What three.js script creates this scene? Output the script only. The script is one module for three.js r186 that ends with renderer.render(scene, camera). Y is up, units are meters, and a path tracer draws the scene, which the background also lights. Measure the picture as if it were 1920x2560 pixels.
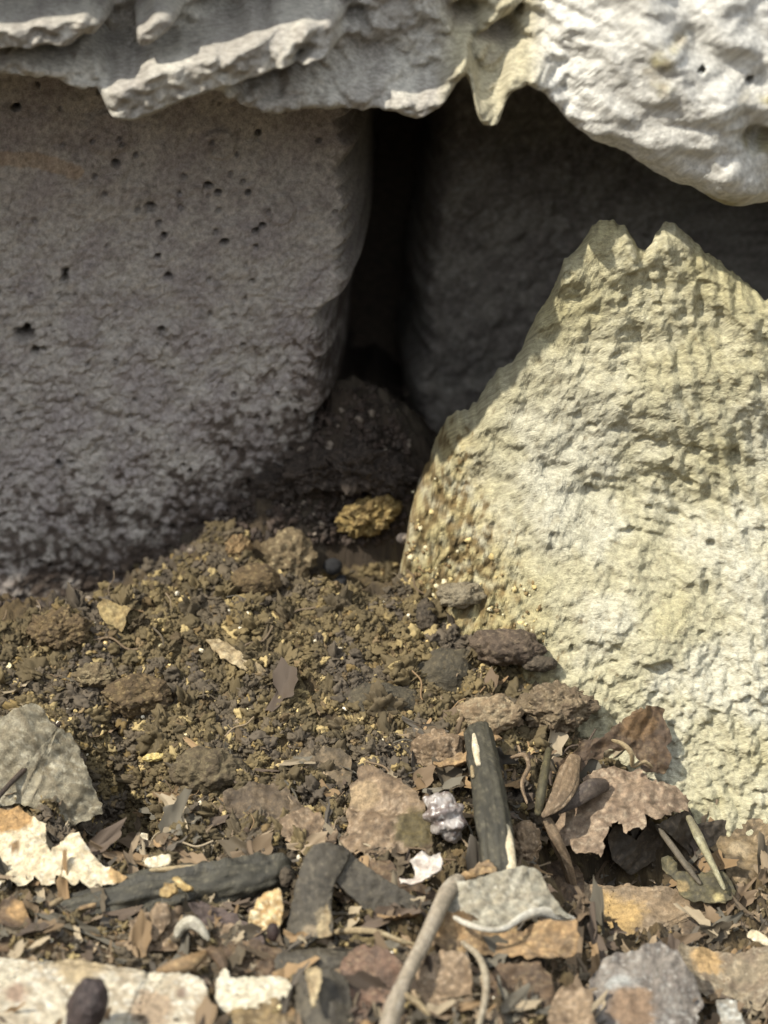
import * as THREE from 'three';
import { mergeVertices, mergeGeometries } from 'three/addons/utils/BufferGeometryUtils.js';
import { TessellateModifier } from 'three/addons/modifiers/TessellateModifier.js';

// ------------------------------------------------------------ camera, sky, sun, exposure
const PITCH = 25 * Math.PI / 180, DIST = 1.2, PX = 0.000125;      // one photo pixel is 1/8 mm at the foot of the wall
const scene = new THREE.Scene();
const camera = new THREE.PerspectiveCamera(2 * Math.atan(1280 * PX / DIST) * 180 / Math.PI, 0.75, 0.05, 400);
camera.position.set(0, DIST * Math.sin(PITCH), DIST * Math.cos(PITCH));
camera.lookAt(0, 0, 0);
camera.focus = 1.17; camera.userData.fStop = 9;
camera.updateMatrixWorld(true);

const SUN = new THREE.Vector3(-0.55, 0.772, 0.318).normalize();
const sun = new THREE.DirectionalLight(new THREE.Color().setRGB(1, 0.93, 0.79), 4.15);
sun.position.copy(SUN).multiplyScalar(3); sun.target.position.set(0, 0, 0);
sun.castShadow = true; sun.shadow.mapSize.set(4096, 4096); sun.shadow.radius = 1; sun.shadow.bias = -0.0002;
Object.assign(sun.shadow.camera, { left: -0.6, right: 0.6, top: 0.6, bottom: -0.6, near: 0.5, far: 6 });
scene.add(sun, sun.target);

{ // hazy bright summer sky
  const W = 256, H = 128, d = new Float32Array(W * H * 4);
  for (let j = 0; j < H; j++) for (let i = 0; i < W; i++) {
    const el = ((j + 0.5) / H - 0.5) * Math.PI, up = Math.max(0, Math.sin(el)), k = Math.pow(up, 0.55), o = (j * W + i) * 4;
    const low = el < 0;
    d[o] = low ? 0.34 : 0.94 - 0.22 * k; d[o + 1] = low ? 0.31 : 0.93 - 0.16 * k; d[o + 2] = low ? 0.26 : 0.91 - 0.08 * k; d[o + 3] = 1;
  }
  const sky = new THREE.DataTexture(d, W, H, THREE.RGBAFormat, THREE.FloatType);
  sky.mapping = THREE.EquirectangularReflectionMapping; sky.magFilter = sky.minFilter = THREE.LinearFilter; sky.needsUpdate = true;
  scene.background = sky; scene.environment = sky; scene.backgroundIntensity = 1.55; scene.environmentIntensity = 1.55;
}
const renderer = new THREE.WebGLRenderer({ antialias: true });
renderer.toneMapping = THREE.LinearToneMapping; renderer.toneMappingExposure = 1.5;
renderer.shadowMap.enabled = true; renderer.shadowMap.type = THREE.PCFSoftShadowMap;

// ------------------------------------------------------------ noise and number helpers
function mulberry(a) { return () => { a |= 0; a = a + 0x6D2B79F5 | 0; let t = Math.imul(a ^ a >>> 15, 1 | a); t = t + Math.imul(t ^ t >>> 7, 61 | t) ^ t; return ((t ^ t >>> 14) >>> 0) / 4294967296; }; }
const rnd = mulberry(20240611);
const PERM = new Uint8Array(512);
{ const p = [...Array(256).keys()]; for (let i = 255; i > 0; i--) { const j = Math.floor(rnd() * (i + 1)); [p[i], p[j]] = [p[j], p[i]]; } for (let i = 0; i < 512; i++) PERM[i] = p[i & 255]; }
const grad = (h, x, y, z) => { h &= 15; const u = h < 8 ? x : y, v = h < 4 ? y : h === 12 || h === 14 ? x : z; return (h & 1 ? -u : u) + (h & 2 ? -v : v); };
const fade = (t) => t * t * t * (t * (t * 6 - 15) + 10);
function noise(x, y = 0, z = 0) {
  const fx = Math.floor(x), fy = Math.floor(y), fz = Math.floor(z), X = fx & 255, Y = fy & 255, Z = fz & 255;
  x -= fx; y -= fy; z -= fz; const u = fade(x), v = fade(y), w = fade(z), P = PERM;
  const A = P[X] + Y, AA = P[A] + Z, AB = P[A + 1] + Z, B = P[X + 1] + Y, BA = P[B] + Z, BB = P[B + 1] + Z;
  const l = (t, a, b) => a + t * (b - a);
  return l(w, l(v, l(u, grad(P[AA], x, y, z), grad(P[BA], x - 1, y, z)), l(u, grad(P[AB], x, y - 1, z), grad(P[BB], x - 1, y - 1, z))),
    l(v, l(u, grad(P[AA + 1], x, y, z - 1), grad(P[BA + 1], x - 1, y, z - 1)), l(u, grad(P[AB + 1], x, y - 1, z - 1), grad(P[BB + 1], x - 1, y - 1, z - 1))));
}
function fbm(x, y, z, oct = 4, gain = 0.5) { let s = 0, a = 1, n = 0; for (let i = 0; i < oct; i++) { s += a * noise(x, y, z); n += a; a *= gain; x = x * 2.03 + 17.3; y = y * 2.03 + 5.1; z = z * 2.03 + 9.7; } return s / n; }
const hash3 = (i, j, k) => PERM[(PERM[(PERM[i & 255] + j) & 255] + k) & 255];
function worley(x, y, z = 0) {   // [distance to nearest, to second, id 0..1]
  const fx = Math.floor(x), fy = Math.floor(y), fz = Math.floor(z); let a = 9, b = 9, id = 0;
  for (let i = -1; i <= 1; i++) for (let j = -1; j <= 1; j++) for (let k = -1; k <= 1; k++) {
    const h = hash3(fx + i, fy + j, fz + k), h2 = PERM[h + 71], h3 = PERM[h + 151];
    const dx = fx + i + h / 256 - x, dy = fy + j + h2 / 256 - y, dz = fz + k + h3 / 256 - z, d = dx * dx + dy * dy + dz * dz;
    if (d < a) { b = a; a = d; id = h2 / 255; } else if (d < b) b = d;
  }
  return [Math.sqrt(a), Math.sqrt(b), id];
}
const clamp = (x, a = 0, b = 1) => Math.min(b, Math.max(a, x));
const ss = (a, b, x) => { const t = clamp((x - a) / (b - a)); return t * t * (3 - 2 * t); };
const mix = (a, b, t) => a + (b - a) * t;
const mixc = (a, b, t) => [mix(a[0], b[0], t), mix(a[1], b[1], t), mix(a[2], b[2], t)];
const table = (pts) => (x) => {
  if (x <= pts[0][0]) return pts[0][1];
  for (let i = 1; i < pts.length; i++) if (x <= pts[i][0]) return mix(pts[i - 1][1], pts[i][1], (x - pts[i - 1][0]) / (pts[i][0] - pts[i - 1][0]));
  return pts[pts.length - 1][1];
};
const smoothTable = (pts, w) => { const f = table(pts); return (x) => (f(x - w) + 2 * f(x - w / 2) + 2 * f(x) + 2 * f(x + w / 2) + f(x + w)) / 8; };
function gaussSeg(x, y, a, b, w) { const dx = b[0] - a[0], dy = b[1] - a[1], t = clamp(((x - a[0]) * dx + (y - a[1]) * dy) / (dx * dx + dy * dy)); const ex = x - a[0] - t * dx, ey = y - a[1] - t * dy; return Math.exp(-(ex * ex + ey * ey) / (w * w)); }
const polyGauss = (x, y, pts, w) => { let m = 0; for (let i = 1; i < pts.length; i++) m = Math.max(m, gaussSeg(x, y, pts[i - 1], pts[i], w)); return m; };

// ------------------------------------------------------------ large shapes: ground height and the face of the right stone
const groundProfile = smoothTable([[-0.5, -0.03], [-0.05, -0.03], [-0.02, -0.028], [0, -0.033], [0.03, -0.045], [0.06, -0.0575], [0.13, -0.073], [0.2, -0.084], [0.3, -0.094], [0.6, -0.1], [50, -0.1]], 0.012);
function G(x, z) {
  let y = groundProfile(z);
  y += 0.042 * Math.exp(-(((x + 0.01) / 0.036) ** 2)) * ss(-0.03, -0.062, z) - 0.03 * ss(-0.07, -0.12, z);                    // soil risen into the gap
  y -= 0.03 * ss(-0.045, -0.11, x) * ss(0.005, -0.05, z);
  y -= 0.025 * ss(0.02, 0.11, x);
  const pit = (cx, cz, rx, rz, d) => { const q = ((x - cx) / rx) ** 2 + ((z - cz) / rz) ** 2; return q < 6 ? d * Math.exp(-q * q * 0.6) : 0; };
  y -= pit(-0.011, -0.03, 0.021, 0.013, 0.045);                                                    // the burrow
  y -= pit(-0.081, 0.068, 0.013, 0.022, 0.034);                                                    // hollow beside the grey leaf
  y -= pit(0.071, 0.086, 0.021, 0.016, 0.034);                                                      // hollow under the right leaf
  return y;
}
// photo pixel -> ray -> points in the place
const camPos = camera.position.clone();
function ray(px, py) {
  const r = new THREE.Vector3(1, 0, 0), u = new THREE.Vector3(0, Math.cos(PITCH), -Math.sin(PITCH)), f = new THREE.Vector3(0, -Math.sin(PITCH), -Math.cos(PITCH));
  return f.multiplyScalar(DIST).addScaledVector(r, (px - 960) * PX).addScaledVector(u, (1280 - py) * PX).normalize();
}
function Pz(px, py, z) { const d = ray(px, py), t = (z - camPos.z) / d.z; return camPos.clone().addScaledVector(d, t); }
const stoneBase = smoothTable([[-0.1, -0.05], [0.0, -0.034], [0.01, -0.026], [0.025, -0.0125], [0.036, -0.0045], [0.05, 0.0045], [0.06, 0.0085], [0.08, 0.0135], [0.12, 0.0205], [0.2, 0.021], [1, 0]], 0.006);
const stoneTop = smoothTable([[-0.5, -0.1], [-0.004, -0.09], [0.003, -0.045], [0.0085, -0.012], [0.0185, 0.016], [0.027, 0.0264], [0.036, 0.042], [0.0435, 0.053], [0.0475, 0.0645], [0.0525, 0.075], ...[[1400, 670], [1450, 640], [1470, 596], [1500, 568], [1540, 556], [1572, 588], [1604, 634], [1634, 606], [1658, 568], [1684, 562], [1720, 594], [1800, 655], [1860, 700], [1920, 745], [2100, 800]].map(([x, y]) => { const p = Pz(x, y, 0.009); return [p.x, p.y]; }), [1, 0.06]], 0.0015);
const topSoft = (x) => { let a = 0; for (let i = -8; i <= 8; i++) a += stoneTop(x + i * 0.0022); return a / 17; };
const topY = (x) => stoneTop(x) + 0.0024 * noise(x * 160, 3.3) + 0.0014 * noise(x * 520, 5.2);
function stoneZ(x, y) {
  return stoneBase(x) + (y < 0.01 ? (0.01 - y) * 0.5 : (0.01 - y) * 0.04);
}

function hit(px, py) {
  const d = ray(px, py), p = new THREE.Vector3(), inside = (t) => { p.copy(camPos).addScaledVector(d, t); return p.y < G(p.x, p.z) || (p.x > -0.02 && p.y < topY(p.x) && p.z < stoneZ(p.x, p.y)); };
  let t = 0.88; while (t < 1.7 && !inside(t)) t += 0.005;
  let a = t - 0.005, b = t; for (let i = 0; i < 6; i++) { const m = (a + b) / 2; if (inside(m)) b = m; else a = m; }
  return p.copy(camPos).addScaledVector(d, b);
}
const at = (px, py, near = 0) => hit(px, py).addScaledVector(ray(px, py), -near);

// ------------------------------------------------------------ textures and materials
function greyTexture(N, f) {
  const d = new Uint8Array(N * N * 4);
  for (let j = 0; j < N; j++) for (let i = 0; i < N; i++) { const v = clamp(f(i / N, j / N)) * 255, o = (j * N + i) * 4; d[o] = d[o + 1] = d[o + 2] = v; d[o + 3] = 255; }
  const t = new THREE.DataTexture(d, N, N); t.wrapS = t.wrapT = THREE.RepeatWrapping; t.magFilter = THREE.LinearFilter; t.minFilter = THREE.LinearMipmapLinearFilter; t.generateMipmaps = true; t.needsUpdate = true; return t;
}
function tile(u, v, k, s) {   // gradient noise that repeats after k cells
  const x = u * k, y = v * k, fx = Math.floor(x), fy = Math.floor(y), a = x - fx, b = y - fy, U = fade(a), V = fade(b);
  const gr = (i, j, dx, dy) => { const h = hash3(((fx + i) % k + k) % k, ((fy + j) % k + k) % k, s) / 256 * Math.PI * 2; return Math.cos(h) * dx + Math.sin(h) * dy; };
  return 1.4 * mix(mix(gr(0, 0, a, b), gr(1, 0, a - 1, b), U), mix(gr(0, 1, a, b - 1), gr(1, 1, a - 1, b - 1), U), V);
}
const grain = greyTexture(512, (u, v) => 0.5 + 0.3 * tile(u, v, 40, 1) + 0.3 * tile(u, v, 97, 2) + 0.25 * tile(u, v, 190, 3));
const tint = greyTexture(512, (u, v) => 0.86 + 0.12 * tile(u, v, 22, 4) + 0.1 * tile(u, v, 61, 5) + 0.08 * tile(u, v, 140, 6));
tint.colorSpace = THREE.SRGBColorSpace;
const rep = (t, metres) => { const c = t.clone(); c.repeat.set(1 / metres, 1 / metres); c.needsUpdate = true; return c; };
const grainA = rep(grain, 0.03), tintA = rep(tint, 0.037), grainB = rep(grain, 0.02);
const mineral = new THREE.MeshStandardMaterial({ vertexColors: true, roughness: 0.95, bumpMap: grainA, bumpScale: 0.00035, map: tintA, side: THREE.DoubleSide });
const soilMat = new THREE.MeshStandardMaterial({ vertexColors: true, roughness: 0.9, bumpMap: grainA, bumpScale: 0.0003, map: tintA, side: THREE.DoubleSide });
const leafMat = new THREE.MeshStandardMaterial({ vertexColors: true, roughness: 0.72, bumpMap: grainB, bumpScale: 0.00018, map: tintA, side: THREE.DoubleSide });
const barkMat = new THREE.MeshStandardMaterial({ vertexColors: true, roughness: 0.62, bumpMap: grainB, bumpScale: 0.00022, map: tintA, side: THREE.DoubleSide });
const shellMat = new THREE.MeshPhysicalMaterial({ vertexColors: true, roughness: 0.34, clearcoat: 0.3, clearcoatRoughness: 0.3, side: THREE.DoubleSide });
const crumbMat = new THREE.MeshStandardMaterial({ color: 0xffffff, roughness: 0.85 });
const gritMat = new THREE.MeshStandardMaterial({ color: 0xffffff, roughness: 0.45 });

// ------------------------------------------------------------ object helpers
const used = {};
const numbered = (n) => { used[n] = (used[n] ?? -1) + 1; return used[n] ? `${n}_${String(used[n]).padStart(3, '0')}` : n; };
function shade(o) { o.traverse((m) => { if (m.isMesh) m.castShadow = m.receiveShadow = true; }); return o; }
function mesh(name, g, m, parent) { const o = new THREE.Mesh(g, m); o.name = parent === scene ? numbered(name) : name; parent.add(o); return shade(o); }
function thing(name, label, category, pos, group) { const o = new THREE.Group(); o.name = numbered(name); o.userData = { label, category }; if (group) o.userData.group = group; if (pos) o.position.copy(pos); scene.add(o); return o; }
function axis(a, b, d0, d1, step, grow = 1.35) {   // dense between d0 and d1, ever wider beyond
  const v = []; for (let x = d0; x <= d1 + 1e-9; x += step) v.push(x);
  let s = step, x = d0; while (x > a) { s *= grow; x -= s; v.unshift(Math.max(x, a)); }
  s = step; x = v[v.length - 1]; while (x < b) { s *= grow; x += s; v.push(Math.min(x, b)); }
  return v;
}
function gridGeometry(us, vs, f) {   // f(u, v, i, j) -> {p:[x,y,z], c:[r,g,b], t:[s,t]}
  const n = us.length, m = vs.length, P = new Float32Array(n * m * 3), C = new Float32Array(n * m * 3), T = new Float32Array(n * m * 2), I = new Uint32Array((n - 1) * (m - 1) * 6);
  for (let j = 0, k = 0; j < m; j++) for (let i = 0; i < n; i++, k++) { const r = f(us[i], vs[j], i, j); P.set(r.p, k * 3); C.set(r.c, k * 3); T.set(r.t, k * 2); }
  let q = 0; for (let j = 0; j < m - 1; j++) for (let i = 0; i < n - 1; i++) { const a = j * n + i, b = a + 1, c = a + n, d = c + 1; I[q++] = a; I[q++] = b; I[q++] = d; I[q++] = a; I[q++] = d; I[q++] = c; }
  const g = new THREE.BufferGeometry(); g.setAttribute('position', new THREE.BufferAttribute(P, 3)); g.setAttribute('color', new THREE.BufferAttribute(C, 3)); g.setAttribute('uv', new THREE.BufferAttribute(T, 2)); g.setIndex(new THREE.BufferAttribute(I, 1)); g.computeVertexNormals(); return g;
}
// ------------------------------------------------------------ the ground
function soilRelief(x, z) {
  const n1 = fbm(x * 90, 3, z * 90, 3), w = worley(x * 260 + 3 * n1, 1.5, z * 260), w2 = worley(x * 620, 7.5, z * 620 + 2 * n1);
  const wc = worley(x * 105 + 2 * n1, 4.5, z * 105);
  return 0.008 * n1 + 0.0085 * (0.5 - wc[0]) * (0.35 + wc[2]) + 0.0036 * (0.55 - w[0]) + 0.0014 * (0.5 - w2[0]) + 0.0006 * noise(x * 1500, 2, z * 1500);
}
const near = (x, z) => ss(0.9, 0.25, Math.hypot(x, z));
const H = (x, z) => G(x, z) + soilRelief(x, z) * near(x, z);
const MOULD = [0.078, 0.061, 0.042], mould = (x, z) => ss(0.0, 0.006, 0.03 * fbm(x * 38, 61, z * 38, 3) - 0.002 + 0.008 * fbm(x * 260, 62, z * 260, 2));   // patches of leaf mould in the soil, with ragged outlines
const EARTH = [0.1, 0.068, 0.031], EARTH2 = [0.06, 0.042, 0.022], EARTH3 = [0.16, 0.118, 0.056];
{
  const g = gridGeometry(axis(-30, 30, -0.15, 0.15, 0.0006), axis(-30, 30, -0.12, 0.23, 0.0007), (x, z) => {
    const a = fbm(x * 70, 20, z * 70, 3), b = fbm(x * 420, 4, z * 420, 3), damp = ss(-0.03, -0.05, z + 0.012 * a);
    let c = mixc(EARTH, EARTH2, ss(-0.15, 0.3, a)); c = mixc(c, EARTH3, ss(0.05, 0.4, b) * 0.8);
    c = mixc(c, [0.042, 0.03, 0.022], damp * 0.85); c = mixc(c, MOULD, mould(x, z));  // soil tone deepens gradually towards the wall
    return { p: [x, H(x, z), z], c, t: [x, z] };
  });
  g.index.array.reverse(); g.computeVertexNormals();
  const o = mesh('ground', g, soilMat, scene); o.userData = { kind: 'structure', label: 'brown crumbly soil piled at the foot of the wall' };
}
// ------------------------------------------------------------ the wall
const wall = thing('stone_wall', 'weathered stone and mortar wall foot with a dark gap between its stones', 'wall', new THREE.Vector3(0, -0.05, 0));
wall.userData.kind = 'structure';
const onWall = (g) => { g.translate(0, 0.05, 0); return g; };
{ // left concrete block
  const edge = smoothTable([[-0.1, -0.02], [0.0, -0.017], [0.02, -0.0145], [0.046, -0.0145], [0.053, -0.0065], [0.1, -0.0065], [0.2, -0.0065]], 0.004), Z0 = -0.052;
  const face = (px, py) => { const p = Pz(px, py, Z0); return [p.x, p.y]; };
  const pits = [[40, 268, 10, 4], [162, 682, 9, 4], [160, 700, 11, 4], [60, 838, 24, 6], [88, 880, 11, 4], [146, 1163, 9, 4], [560, 600, 9, 4], [640, 572, 8, 3], [290, 408, 10, 3], [520, 463, 10, 3], [405, 820, 11, 3], [655, 560, 8, 3], [545, 480, 8, 3], [395, 640, 8, 3], [410, 590, 8, 3], [375, 520, 14, 2.5], [420, 690, 10, 3], [620, 480, 7, 3], [645, 332, 8, 3]]
    .map(([x, y, r, d]) => [...face(x, y), r * PX * 1.05, d / 1000]);
  const lumps = [[270, 330, 60], [430, 825, 26], [380, 875, 26], [550, 360, 40], [210, 830, 40], [700, 520, 40]].map(([x, y, r]) => [...face(x, y), r * PX]);
  const streak = [face(-60, 395), face(90, 402), face(190, 428)].map((p) => p);
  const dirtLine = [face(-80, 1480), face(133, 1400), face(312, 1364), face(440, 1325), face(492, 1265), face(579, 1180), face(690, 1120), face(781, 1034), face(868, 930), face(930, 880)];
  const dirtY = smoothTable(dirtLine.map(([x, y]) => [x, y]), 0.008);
  const xs = axis(-0.9, 0.03, -0.152, 0.006, 0.00043), ys = axis(-0.3, 0.26, -0.075, 0.165, 0.00048);
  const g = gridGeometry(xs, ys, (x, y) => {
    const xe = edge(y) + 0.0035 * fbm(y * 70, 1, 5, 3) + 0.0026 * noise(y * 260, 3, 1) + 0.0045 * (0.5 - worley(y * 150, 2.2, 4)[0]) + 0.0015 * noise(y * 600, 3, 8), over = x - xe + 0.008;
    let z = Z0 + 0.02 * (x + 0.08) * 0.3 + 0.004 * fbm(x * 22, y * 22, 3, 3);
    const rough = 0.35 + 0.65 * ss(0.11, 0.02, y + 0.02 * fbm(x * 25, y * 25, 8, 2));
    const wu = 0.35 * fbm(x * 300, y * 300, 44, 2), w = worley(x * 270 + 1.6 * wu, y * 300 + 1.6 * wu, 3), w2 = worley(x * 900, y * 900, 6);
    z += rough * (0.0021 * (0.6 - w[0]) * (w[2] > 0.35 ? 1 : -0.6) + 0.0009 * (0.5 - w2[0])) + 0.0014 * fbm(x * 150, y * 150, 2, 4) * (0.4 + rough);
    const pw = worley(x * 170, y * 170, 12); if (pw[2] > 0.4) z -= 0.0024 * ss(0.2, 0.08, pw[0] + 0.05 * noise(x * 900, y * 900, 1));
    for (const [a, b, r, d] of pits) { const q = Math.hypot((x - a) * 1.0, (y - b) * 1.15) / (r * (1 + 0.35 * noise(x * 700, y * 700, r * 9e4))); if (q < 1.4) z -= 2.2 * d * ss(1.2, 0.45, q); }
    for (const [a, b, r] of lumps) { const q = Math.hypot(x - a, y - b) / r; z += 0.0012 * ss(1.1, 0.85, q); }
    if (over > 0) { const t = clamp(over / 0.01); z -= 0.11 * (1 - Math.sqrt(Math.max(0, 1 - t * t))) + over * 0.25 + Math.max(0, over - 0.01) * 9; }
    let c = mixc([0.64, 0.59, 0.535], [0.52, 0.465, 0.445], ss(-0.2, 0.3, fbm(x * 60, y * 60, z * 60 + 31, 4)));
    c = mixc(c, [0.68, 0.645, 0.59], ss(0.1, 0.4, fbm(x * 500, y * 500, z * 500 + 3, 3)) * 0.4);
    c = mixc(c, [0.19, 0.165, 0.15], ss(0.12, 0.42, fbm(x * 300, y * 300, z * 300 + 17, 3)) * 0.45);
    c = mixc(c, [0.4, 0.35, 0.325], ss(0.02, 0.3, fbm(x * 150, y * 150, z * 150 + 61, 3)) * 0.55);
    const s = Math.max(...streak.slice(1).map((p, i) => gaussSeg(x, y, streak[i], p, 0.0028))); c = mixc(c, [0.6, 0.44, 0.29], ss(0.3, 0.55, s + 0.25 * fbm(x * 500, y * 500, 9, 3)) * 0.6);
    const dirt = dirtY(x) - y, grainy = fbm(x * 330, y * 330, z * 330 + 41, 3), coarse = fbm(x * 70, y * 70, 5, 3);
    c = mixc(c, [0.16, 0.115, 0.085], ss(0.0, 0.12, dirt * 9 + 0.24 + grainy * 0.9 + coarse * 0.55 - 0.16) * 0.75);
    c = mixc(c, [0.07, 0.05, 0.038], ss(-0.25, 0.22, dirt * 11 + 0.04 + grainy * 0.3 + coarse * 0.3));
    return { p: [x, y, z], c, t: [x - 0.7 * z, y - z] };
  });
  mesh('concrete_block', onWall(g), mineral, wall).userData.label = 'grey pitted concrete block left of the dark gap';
}
{ // right rough stone
  const on = (px, py) => { const p = hit(px, py); return [p.x, p.y]; };
  const line = (...a) => a.map(([x, y]) => on(x, y));
  const cracks = [[line([1310, 800], [1370, 840], [1440, 890], [1480, 905]), 0.0013, 0.002], [line([1490, 800], [1470, 950], [1450, 1090], [1440, 1230]), 0.0022, 0.0015], [line([1470, 1225], [1500, 1290], [1560, 1335], [1590, 1340]), 0.0013, 0.003], [line([1180, 1000], [1260, 1120], [1340, 1140], [1450, 1200]), 0.0012, 0.0014], [line([1600, 1110], [1700, 1130], [1825, 1150]), 0.002, 0.0022], [line([1840, 1130], [1840, 1240]), 0.0014, 0.0016], [line([1690, 1310], [1760, 1300]), 0.0022, 0.0016], [line([1880, 1340], [1925, 1335]), 0.002, 0.004], [line([1320, 1340], [1380, 1390], [1400, 1420]), 0.0014, 0.0022], [line([1800, 1380], [1840, 1500], [1790, 1700]), 0.0018, 0.0016], [line([1760, 1470], [1700, 1600], [1660, 1690]), 0.0016, 0.0014], [line([1590, 1380], [1640, 1430], [1720, 1480]), 0.0014, 0.0014]];
  const dents = [[1640, 1190, 0.02, 0.0022], [1770, 790, 0.006, 0.0014], [1870, 900, 0.014, 0.0015], [1610, 860, 0.006, 0.0012], [1560, 1000, 0.014, -0.0018], [1420, 1010, 0.012, -0.0016], [1350, 1250, 0.012, -0.0016], [1640, 1560, 0.016, -0.002], [1400, 650, 0.0045, -0.0035], [1860, 1480, 0.013, -0.0018]].map(([x, y, r, d]) => [...on(x, y), r, d]);
  const xs = axis(-0.05, 0.9, -0.008, 0.15, 0.00043), rows = [...axis(0, 0.6, 0, 0.215, 0.00043)].reverse().map((d) => -d); for (let b = 1; b <= 90; b++) rows.push(b * 0.0009);
  const g = gridGeometry(xs, rows, (x, s) => {
    let y = s > 0 ? topY(x) - 0.75 * s : topSoft(x) + s + (topY(x) - topSoft(x)) * Math.exp(s / 0.018), z = stoneZ(x, y), back = s > 0 ? s : 0;
    const wx = x + 0.006 * fbm(x * 40, y * 40, 1, 2), wy = y + 0.006 * fbm(x * 40, y * 40, 9, 2);
    z += 0.007 * fbm(x * 28, y * 28, 40, 3) + 0.0038 * fbm(wx * 85, wy * 75, 43, 3);
    z += 0.001 * ss(0.075, 0.1, x + 0.2 * y) * Math.sin(x * 1150 + 260 * y + 5 * fbm(x * 50, y * 50, 71, 3)) * (0.5 + fbm(x * 60, y * 60, 72, 2));
    const low = ss(-0.005, -0.05, y + 0.012 * fbm(x * 40, y * 40, 3, 2)), leftLow = ss(0.048, 0.016, x + 0.42 * y + 0.014 * fbm(x * 50, y * 50, 2, 3)) * ss(0.05, 0.012, y);
    const k = 0.3 + 0.6 * Math.max(low, 1.6 * leftLow);
    const w = worley(wx * 300, wy * 300, 3), w2 = worley(x * 650, y * 650, 8);
    z += k * (0.0026 * (0.55 - w[0]) + 0.0013 * (0.5 - w2[0])) + (0.0011 + 0.0014 * leftLow) * fbm(x * 330, y * 330, 12, 3);
    z += 0.0009 * ss(0.02, 0.06, y) * fbm(x * 140, y * 140, 77, 4);
    const st = Math.exp(-(((x - 0.083) / 0.022) ** 2) - (((y - 0.0) / 0.016) ** 2)); z += st * 0.0006 * Math.sin((y * 1.0 + 0.25 * x + 0.003 * noise(x * 90, y * 90)) * 1500);
    for (const [a, b, r, d] of dents) { const q = ((x - a) ** 2 + (y - b) ** 2) / (r * r); if (q < 5) z -= d * Math.exp(-q); }
    for (const [l, cw, d] of cracks) z -= d * (0.55 + 0.9 * noise(x * 130, y * 130, 31)) * ss(0.05, 0.95, polyGauss(x + 0.0012 * noise(x * 300, y * 300, 4), y + 0.0012 * noise(x * 300, y * 300, 14), l, cw * 1.5));
    const pw = worley(x * 120, y * 120, 33); if (pw[2] > 0.72) z -= 0.0014 * ss(0.22, 0.1, pw[0]);
    const rr = mix(0.012, 0.005, ss(0.02, 0.06, y)); const below = topY(x) - y; if (s > 0 || below < rr) { const q = s > 0 ? 1 : clamp((rr - below) / rr); z -= s > 0 ? rr + back : rr * (1 - Math.sqrt(1 - q * q)); }
    const big = fbm(x * 32, y * 32, z * 32 + 55, 4), fine = fbm(x * 420, y * 420, z * 420 + 6, 3);
    let c = mixc([0.54, 0.505, 0.345], [0.64, 0.615, 0.49], ss(-0.1, 0.25, big));
    c = mixc(c, [0.5, 0.44, 0.2], clamp(ss(0.02, 0.09, y + 0.04 * big) * 0.6 + ss(0.15, 0.4, -big) * 0.4) * (0.75 + 0.5 * fine));
    c = mixc(c, [0.33, 0.29, 0.19], ss(0.08, 0.4, fine) * 0.55);
    const splash = Math.max(leftLow, 0.5 * low * ss(0.1, 0.02, x)), gr = fbm(x * 300, y * 300, z * 300 + 90, 3);
    c = mixc(c, [0.5, 0.4, 0.17], leftLow * ss(-0.3, 0.15, fbm(x * 180, y * 180, 95, 3)) * 0.8);
    c = mixc(c, [0.2, 0.135, 0.052], ss(0.42, 0.7, splash * 0.58 + gr * 1.1) * 0.9);
    c = mixc(c, [0.6, 0.53, 0.3], ss(0.2, 0.45, gr * -1 + 0.12) * leftLow * 0.7);
    return { p: [x, y, z], c, t: [x - 0.7 * z, y - z] };
  });
  mesh('rough_stone', onWall(g), mineral, wall).userData.label = 'pale greenish rough stone in the sun right of the gap';
}
{ // a grey stone set deep in the gap, behind the pale one
  const left = smoothTable([[-0.1, 0.008], [0.0, 0.0105], [0.04, 0.0138], [0.08, 0.0195], [0.2, 0.0225]], 0.006);
  const g = gridGeometry(axis(-0.04, 0.9, 0, 0.09, 0.0007), axis(-0.12, 0.3, -0.04, 0.15, 0.0007), (x, y) => {
    const d = left(y) + 0.003 * noise(y * 60, 4, 9) + 0.0016 * noise(y * 200, 4, 2) + 0.006 - x, t = clamp(d / 0.01), w = worley(x * 210, y * 210, 13);
    const z = -0.118 + 0.005 * fbm(x * 40, y * 40, 91, 3) + 0.0035 * (0.5 - w[0]) + 0.0016 * fbm(x * 200, y * 200, 92, 3) - (d > 0 ? 0.06 * (1 - Math.sqrt(Math.max(0, 1 - t * t))) + Math.max(0, d - 0.01) * 5 : 0);
    const c = mixc(mixc([0.4, 0.37, 0.33], [0.3, 0.27, 0.245], ss(-0.2, 0.2, fbm(x * 90, y * 90, z * 90, 3))), [0.5, 0.47, 0.43], ss(0.1, 0.4, fbm(x * 350, y * 350, 4, 2)) * 0.7);
    return { p: [x, y, z], c, t: [x - 0.7 * z, y - z] };
  });
  mesh('back_stone', onWall(g), mineral, wall).userData.label = 'dim grey stone set deep in the gap behind the pale stone';
}
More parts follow.
